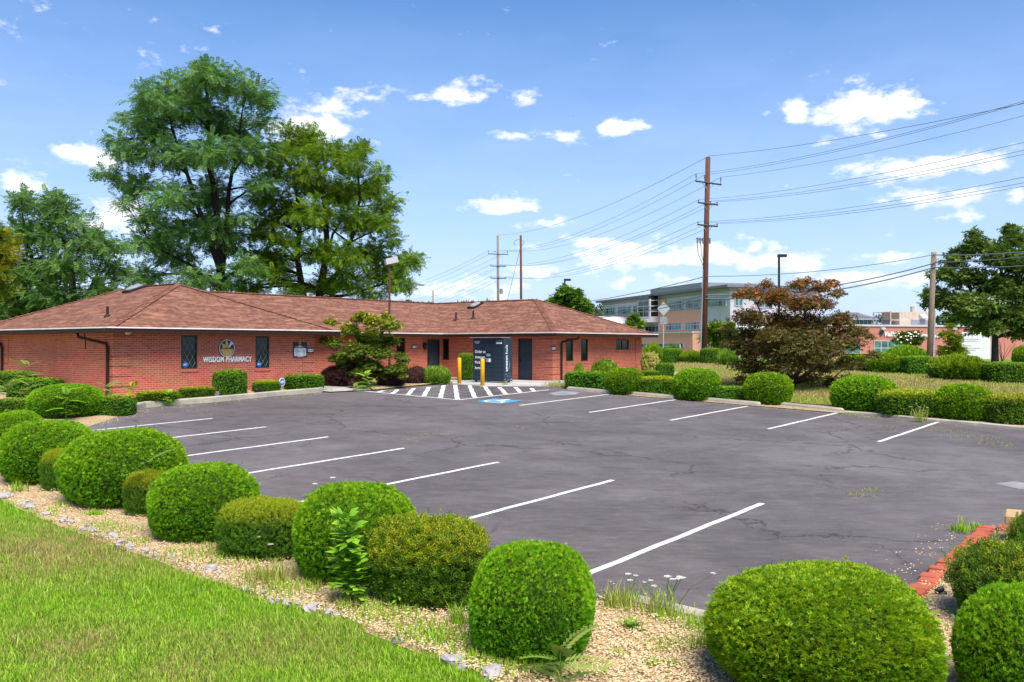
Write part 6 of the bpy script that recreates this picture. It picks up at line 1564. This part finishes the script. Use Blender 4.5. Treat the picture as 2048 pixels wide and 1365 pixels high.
# ------------------------------------------------------------------ weeds, seedlings, flowers
def fronds(name, label, px, py, H, n, leaf, mat, seed, tpl=PINN8, cat='weed', y=None, lean=0.0, z=None, group=None):
    rng = np.random.default_rng(seed); p = P(px, py) if y is None else AT(px, py, y)
    if z is not None: p.z = z
    o = empty(name, p, label=label, cat=cat, group=group); m = MB()
    top = Vector((rng.normal(0, .06)*H + lean, rng.normal(0, .06)*H, H*.86)); m.tube([Vector((0,0,-.03)), top*.5 + Vector((.01,0,0)), top], [.012*H+.004, .008*H+.003, .004], 5, False); m.obj('stem', MT['weed'], o)
    t = np.linspace(.18, 1, n); pos = np.array(top)[None]*t[:, None]; a = np.arange(n)*2.4 + rng.random(n)
    ax = np.stack([np.cos(a), np.sin(a), rng.uniform(.05, .55, n) + (t > .85)*.6], 1)
    V, T, vr = scatter(tpl, pos, ax, leaf*rng.uniform(.75, 1.2, n)*(1-.35*np.abs(t-.6)), rng, up=np.tile([0, 0, 1.], (n, 1)))
    c = bpy.data.objects.new('foliage', npmesh('foliage', V, T, [MT[mat]], {'var': vr})); link(c, o); return o
SD = 'self-sown seedlings'
wl_ = UV2W(-.55, 5.6); fronds('seedling_tree', 'tall ferny seedling standing against the side wall of the pharmacy', 0, 0, 1.15, 14, .50, 'fern', 1, y=None) if False else None
def fr_at(p, *a, **k):
    r = p.x / p.y; px = HX + r*F; py = HY - (p.z - CAMZ)/p.y*F; return fronds(a[0], a[1], px, py, *a[2:], y=p.y, **k)
fr_at(UV2W(-.8, 4.6), 'seedling_tree', 'tall ferny seedling standing against the side wall of the pharmacy', 1.25, 15, .52, 'fern', 1, group=SD)
fronds('seedling_tree', 'dark green seedling in front of the corner dome shrub', 132, 842, .95, 14, .42, 'weed', 2, group=SD)
fronds('seedling_tree', 'yellowish seedlings at the left edge by the side wall', 12, 822, .9, 13, .48, 'fern', 3, group=SD)
fronds('seedling_tree', 'small seedling between the dark hedges by the side wall', 62, 806, .7, 11, .40, 'fern', 4, group=SD)
fronds('seedling_tree', 'seedling beside the corner downspout', 216, 812, .75, 10, .40, 'fern', 5, group=SD)
fronds('seedling_tree', 'pale seedling left of the first yellow-topped box shrub', 262, 817, .75, 12, .36, 'goldtree', 6, tpl=PINN, group=SD)
fronds('seedling_tree', 'leafy seedling hanging over the kerb by the first box shrub', 338, 813, .5, 12, .36, 'weed', 7, group=SD)
fronds('seedling_tree', 'bright seedling among the purple barberries', 736, 782, .75, 12, .42, 'weed', 8, group=SD)
fronds('seedling_tree', 'low pale seedling at the left courtyard corner', 712, 784, .25, 8, .32, 'fern', 9, group=SD)
pz = P(302, 1030); fronds('seedling_frond', 'pale frond rising from the small dark yew', 300, 1036, .98, 6, .42, 'fern', 10, group=SD)
fronds('seedling_frond', 'broad ferny fronds at the bottom edge by the middle dome shrub', 1120, 1372, .32, 9, .38, 'fern', 11, group=SD)
fronds('seedling_frond', 'pale frond peeping out behind the middle dome shrub', 1148, 1218, .62, 6, .30, 'fern', 12, group=SD)
fronds('vine_shoot', 'light vine shoot trailing up the broad dome shrub', 226, 1022, .72, 10, .12, 'weed', 13, tpl=FLAT4, cat='vine', group=SD)
fronds('leafy_weed', 'tall broad-leaved light green weed before the dome shrub', 688, 1212, 1.12, 60, .215, 'weed', 14, tpl=FLAT4, group=SD)
fronds('leafy_weed', 'second lower broad-leaved weed beside the tall one', 716, 1216, .62, 32, .19, 'weed', 15, tpl=FLAT4, group=SD)
fronds('leafy_weed', 'dark stalky weed at the foot of the shaggy yew', 800, 1222, .42, 22, .12, 'weed', 16, tpl=YEW4, group=SD)
fronds('leafy_weed', 'low weed on the gravel right of the kerb end', 1262, 1268, .12, 12, .12, 'weed', 17, tpl=FLAT4, group=SD)
fronds('leafy_weed', 'climbing vine leaf shoots over the broad dome shrub top right', 350, 1010, 1.05, 8, .14, 'weed', 18, tpl=FLAT4, group=SD)
def lace(px, py, n, H, seed, lab):
    rng = np.random.default_rng(seed); p = P(px, py); o = empty('wild_carrot', p, label=lab, cat='wildflower', group='white wild carrot flowers')
    m = MB(); heads = []
    for i in range(n):
        e = Vector((rng.normal(0, .22), rng.normal(0, .15), H*rng.uniform(.55, 1.0))); m.tube([Vector((rng.normal(0,.04), rng.normal(0,.04), 0)), e*.5 + Vector((0,0,.05)), e], [.005, .004, .003], 4, False); heads.append(e)
    m.obj('stem', MT['weed'], o)
    for e in heads:
        f = MB(); k = rng.uniform(.022, .042)
        for j in range(16):
            r = k*math.sqrt((j+.5)/16); a = j*2.4; c = e + Vector((r*math.cos(a), r*math.sin(a), .012 - r*r*4 + rng.normal(0,.002))); s = k*.2
            f.add([c+Vector((-s,0,0)), c+Vector((0,-s,0)), c+Vector((s,0,0)), c+Vector((0,s,0)), c+Vector((0,0,s*.7))], [(0,1,4),(1,2,4),(2,3,4),(3,0,4)])
        f.obj('flower_head', MT['petal'], o)
lace(1335, 1222, 9, .5, 1, 'white wild carrot flowers on tall stalks beside the nearest dome shrub')
lace(1262, 1208, 4, .36, 2, 'few short wild carrot flowers at the kerb end')
lace(640, 1085, 6, .95, 3, 'white wild carrot flowers behind the long golden yew')
lace(545, 1128, 7, .42, 4, 'white wild carrot flowers at the foot of the long golden yew')
lace(1845, 842, 5, .55, 5, 'pale stalks before the yellow-topped box shrub of the far row')

# field stones along the lawn edge
rng = np.random.default_rng(21)
protos = []
for k in range(5):
    m = MB(); nu, nv = 9, 6; vs, fs = [], []; f_ = rng.normal(size=(4, 3))*2.2
    for j in range(nv+1):
        th = math.pi*j/nv
        for i in range(nu):
            ph = 2*math.pi*i/nu; d = np.array([math.sin(th)*math.cos(ph), math.sin(th)*math.sin(ph), math.cos(th)]); r = 1 + .16*np.sin(f_ @ d + k).sum(); d = np.sign(d)*np.abs(d)**.8; vs.append(tuple(d*r))
    for j in range(nv):
        for i in range(nu): fs.append((j*nu+i, (j+1)*nu+i, (j+1)*nu+(i+1) % nu, j*nu+(i+1) % nu))
    m.add(vs, fs); protos.append(m.mesh('edging_stone', MT['stone']))
STN = [(8,998,22),(52,1014,20),(62,1020,22),(92,1033,16),(128,1046,18),(140,1050,14),(172,1062,20),(188,1068,16),(205,1076,14),(228,1080,22),(240,1094,24),(262,1100,22),(290,1108,20),(310,1116,14),(345,1120,18),(358,1128,14),(385,1142,16),(418,1146,28),(438,1150,14),(492,1186,24),(525,1192,18),(548,1208,18),(575,1214,20),(600,1212,16),(622,1226,34),(655,1232,20),(672,1236,18),(690,1240,14),(798,1286,22),(868,1304,16),(905,1330,40),(925,1342,26),(982,1358,48)]
GS = 'field stones edging the lawn'
ZN = [(110, 'at the left end of the stone row'), (270, 'in the row below the broad dome shrub'), (450, 'below the dome shrub left of the long golden yew'),
      (560, 'in the row below the long golden yew'), (700, 'in the row below the tall leafy weed'), (2000, 'in the row below the upright middle dome shrub')]
for i, (px, py, w) in enumerate(STN):
    p = P(px, py); s = w/F*p.y/2*1.2; o = bpy.data.objects.new('edging_stone', protos[i % 5]); link(o)
    o.location = (p.x, p.y, p.z + .035 + s*.02); o.scale = (s, s*.75, s*.5); o.rotation_euler = (rng.normal(0, .15), rng.normal(0, .15), rng.uniform(0, 6.28))
    lab = {30: 'large flat field stone near the bottom edge below the shaggy yew', 32: 'biggest pale field stone at the bottom edge of the picture', 24: 'rounded grey field stone standing out mid row below the tall weed'}.get(i, 'small field stone ' + next(z for lim, z in ZN if px < lim))
    props(o, label=lab, cat='stone', group=GS)

# grass, pebbles, weed tufts
def blades(name, pts, hts, seed, dryness, wid=.007, lean=.5, segs=2):
    rng = np.random.default_rng(seed); n = len(pts); a = rng.uniform(0, 6.28, n); l = np.stack([np.cos(a), np.sin(a)], 1)*(hts*lean*rng.random(n))[:, None]
    s = np.stack([-np.sin(a + rng.normal(0, .6, n)), np.cos(a + rng.normal(0, .6, n))], 1)*(wid*rng.uniform(.6, 1.3, n))[:, None]
    V = np.zeros((n, 5, 3)); V[:, 0, :2] = pts[:, :2]-s; V[:, 1, :2] = pts[:, :2]+s; V[:, :2, 2] = pts[:, None, 2]-.01
    md = pts[:, :2]+l*.35; V[:, 2, :2] = md-s*.75; V[:, 3, :2] = md+s*.75; V[:, 2:4, 2] = (pts[:, 2]+hts*.62)[:, None]
    V[:, 4, :2] = pts[:, :2]+l; V[:, 4, 2] = pts[:, 2]+hts
    T = np.array([(0,1,3),(0,3,2),(2,3,4)])[None] + (np.arange(n)*5)[:, None, None]
    var = np.clip(rng.random(n)[:, None]*.7 + np.array([0,0,.15,.15,.3])[None], 0, 1)
    me = npmesh(name, V.reshape(-1, 3), T.reshape(-1, 3), [MT['grass']], {'var': var.ravel(), 'dry': np.repeat(np.clip(dryness, 0, 1), 5)})
    o = bpy.data.objects.new(name, me); link(o); return props(o, kind='stuff')
def pxsample(n, x0, x1, y0, y1, rng, power=1.0):
    px = rng.uniform(x0, x1, n); py = y0 + (y1-y0)*rng.random(n)**power
    r = (px-HX)/F; Y = CAMZ/((py-HY)/F + PA*r + PB); X = r*Y; return X, Y
def lown(x, y, seed, sc=1.0):
    r = np.random.default_rng(seed); s = np.zeros_like(x)
    for k in range(7): f = r.normal(size=2)*sc*(1+.5*k); s += np.sin(x*f[0]+y*f[1]+r.uniform(0, 6.28))/(1+.4*k)
    return s/2.2
rng = np.random.default_rng(31)
lawn_poly = le + [pxp(1300, 1900), pxp(-900, 1900), pxp(-900, 985)]
X, Y_ = pxsample(330000, -260, 1260, 985, 1520, rng)
jx, jy = X + .16*lown(X, Y_, 15, 3.2) + rng.normal(0, .05, len(X)), Y_ + .16*lown(X, Y_, 16, 3.2) + rng.normal(0, .05, len(X)) - .07
ok = pip(lawn_poly, jx, jy) & (Y_ < 26); X, Y_ = X[ok], Y_[ok]; Z = gz(X, Y_) + .01
dl = lown(X, Y_, 5, 1.1); dpatch = smooth(.15, .95, dl)*.5 + (np.random.default_rng(1).random(len(X)) < .16)*.55
dpatch += 1.15*np.exp(-(((X+5.9)/1.8)**2 + ((Y_-11.9)/1.3)**2)) + .6*np.exp(-(((X+2.3)/1.1)**2 + ((Y_-8.6)/.7)**2)) + .5*np.exp(-(((X+4.6)/.9)**2 + ((Y_-8.6)/.6)**2))
hh = rng.uniform(.02, .058, len(X))*(1+.6*lown(X, Y_, 6, 2.6))
blades('lawn_grass', np.stack([X, Y_, Z], 1), np.clip(hh, .02, .14), 2, dpatch*rng.uniform(.5, 1.3, len(X)), .0036, .9)
# taller rank clumps and runners in the lawn
X, Y_ = pxsample(9000, -200, 1100, 990, 1500, rng); ok = pip(lawn_poly, X, Y_) & (Y_ < 24); X, Y_ = X[ok], Y_[ok]
X, Y_ = (np.repeat(X[:1100], 9) + rng.normal(0, .035, 9*len(X[:1100]))), (np.repeat(Y_[:1100], 9) + rng.normal(0, .035, 9*len(Y_[:1100])))
blades('rank_grass', np.stack([X, Y_, gz(X, Y_)], 1), rng.uniform(.06, .13, len(X)), 12, np.repeat(rng.random(len(X)//9)**3, 9)*.8, .0042, 1.1)
# dry lawn on the right
right_poly = [uvp(16.7, v) for v in (-28, -20, -12, -9.5)] + [uvp(20, -7.2), uvp(28, -7), uvp(30, 2), uvp(44, -4), uvp(52, -22), uvp(40, -40)]
X, Y_ = pxsample(120000, 1270, 2140, 712, 860, rng, .8); ok = pip(right_poly, X, Y_) & (Y_ < 62); X, Y_ = X[ok], Y_[ok]
blades('dry_lawn_grass', np.stack([X, Y_, gz(X, Y_)], 1), rng.uniform(.05, .13, len(X)), 3, np.clip(.78+.4*lown(X, Y_, 8, .35)+rng.normal(0, .25, len(X)), 0, 1), .012, .8)
# pebbles on the near beds
X, Y_ = pxsample(110000, -60, 2120, 925, 1480, rng, 1.0); ok = pip(BED_NEAR, X, Y_) & (Y_ < 22); X, Y_ = X[ok], Y_[ok]; n = len(X)
oct_v = np.array([(1,0,0),(0,1,0),(-1,0,0),(0,-1,0),(0,0,1),(0,0,-1)], float); oct_t = np.array([(0,1,4),(1,2,4),(2,3,4),(3,0,4)])
s = rng.uniform(.006, .014, n); sc3 = np.stack([s*rng.uniform(.8, 1.5, n), s, s*rng.uniform(.5, .9, n)], 1); a = rng.uniform(0, 6.28, n)
V = oct_v[None]*sc3[:, None, :]; ca, sa = np.cos(a)[:, None], np.sin(a)[:, None]
V = np.stack([V[..., 0]*ca-V[..., 1]*sa, V[..., 0]*sa+V[..., 1]*ca, V[..., 2]], -1) + np.stack([X, Y_, gz(X, Y_)+.075+rng.uniform(-.012, .006, n)], 1)[:, None, :]
o = bpy.data.objects.new('gravel_stones', npmesh('gravel_stones', V.reshape(-1, 3), (oct_t[None]+(np.arange(n)*6)[:, None, None]).reshape(-1, 3), [MT['pebble']], {'var': np.repeat(rng.random(n), 6)})); link(o); props(o, kind='stuff')
# loose gravel kicked onto the asphalt edges
lx, ly = [], []
for (a_, b_) in [(uvp(-5.8, -25), uvp(-5.8, -8)), (uvp(-5.5, -25.2), uvp(.6, -25.2)), (uvp(14.6, -28), uvp(14.6, -9.4)), (pxp(282, 821), pxp(640, 788)), (pxp(185, 853), pxp(280, 823)), (pxp(735, 786), pxp(900, 771))]:
    k = 160; t_ = rng.random(k); w_ = np.abs(rng.normal(0, .22, k)); dx, dy = b_[0]-a_[0], b_[1]-a_[1]; L_ = math.hypot(dx, dy); s_ = 1 if (-dy*(1.0-a_[0]) + dx*(22-a_[1])) > 0 else -1
    lx.append(a_[0]+dx*t_ - dy/L_*w_*s_); ly.append(a_[1]+dy*t_ + dx/L_*w_*s_)
X, Y_ = np.concatenate(lx), np.concatenate(ly); n = len(X); s = rng.uniform(.006, .014, n)
V = oct_v[None]*np.stack([s*1.2, s, s*.7], 1)[:, None, :] + np.stack([X, Y_, gz(X, Y_)+.024], 1)[:, None, :]
o = bpy.data.objects.new('loose_gravel', npmesh('loose_gravel', V.reshape(-1, 3), (oct_t[None]+(np.arange(n)*6)[:, None, None]).reshape(-1, 3), [MT['pebble']], {'var': np.repeat(rng.random(n), 6)})); link(o); props(o, kind='stuff')
# tufts of weeds in the beds, along kerbs and in cracks
tx, ty, th, td = [], [], [], []
def tuft(px, py, n, sp, h, dry):
    p = P(px, py); tx.append(rng.normal(p.x, sp, n)); ty.append(rng.normal(p.y, sp*.8, n)); th.append(rng.uniform(.4, 1, n)*h); td.append(np.clip(rng.normal(dry, .2, n), 0, 1))
for (px, py, n, sp, h, d) in [(35,988,60,.08,.22,.1),(108,1030,50,.1,.08,.1),(125,1018,50,.08,.1,.1),(182,1036,60,.07,.1,.0),(195,1036,50,.06,.1,0),(205,1060,120,.2,.1,.3),(240,1070,150,.25,.1,.3),(270,1092,80,.12,.1,.2),
     (395,1120,250,.3,.10,.3),(430,1110,200,.25,.09,.4),(470,1130,180,.2,.1,.3),(515,1160,120,.15,.1,.4),(545,1172,200,.15,.28,.6),(585,1190,250,.25,.12,.3),(560,1185,150,.2,.12,.2),(690,1222,140,.15,.12,.4),(750,1232,260,.2,.1,.3),
     (770,1240,200,.2,.1,.2),(840,1275,300,.22,.12,.1),(880,1290,250,.18,.12,.1),(915,1258,80,.05,.25,.1),(960,1300,300,.2,.10,.1),(1000,1330,300,.2,.1,.15),(1030,1345,260,.18,.1,.15),(1245,1218,160,.1,.16,.2),(1262,1262,60,.05,.10,.0),(1240,1225,120,.1,.3,.6),
     (1345,1246,160,.14,.14,.25),(1400,1266,150,.12,.16,.2),(1320,1235,120,.1,.3,.5),(1235,1318,50,.04,.06,0),(1310,1338,60,.04,.06,0),(1345,1340,60,.04,.06,0),(1350,1300,100,.15,.07,.4),(1330,1302,100,.12,.06,.3),(1400,1300,90,.1,.14,.2),
     (1926,1062,26,.05,.22,.4),(1925,1068,160,.09,.12,.1),(1955,1062,60,.06,.10,.2),(1900,1230,50,.06,.05,.3),(1885,1262,40,.05,.05,.4),(1870,1185,60,.08,.04,.7),(1120,774,260,.28,.30,.65),(1105,777,160,.2,.22,.7),(1145,776,160,.2,.22,.6),(1010,772,40,.08,.2,.4),
     (1730,838,80,.3,.06,.7),(1600,822,80,.4,.06,.6),(1840,846,100,.12,.5,.6),(1700,832,50,.15,.1,.3),(1860,862,90,.5,.04,.6),(1900,866,90,.4,.04,.6),(1960,880,90,.4,.04,.5),(1990,893,70,.3,.05,.4),(1780,858,60,.2,.05,.7),
     (655,783,60,.2,.12,.3),(900,768,40,.1,.1,.4),(1450,802,50,.08,.2,.1),(1240,788,30,.1,.1,.3),(1360,795,30,.1,.1,.3),(1520,812,50,.3,.06,.6),(388,826,40,.25,.03,.85),(420,832,50,.3,.03,.85),(800,884,40,.3,.03,.9),(850,872,40,.3,.03,.9),(880,866,30,.25,.03,.9),
     (1720,996,60,.12,.04,.7),(1740,985,50,.12,.04,.6),(1045,858,30,.2,.03,.8)]:
    tuft(px, py, n, sp, h, d)
X = np.concatenate(tx); Y_ = np.concatenate(ty); blades('weed_tufts', np.stack([X, Y_, gz(X, Y_)+.05], 1), np.concatenate(th), 5, np.concatenate(td), .006, .8)
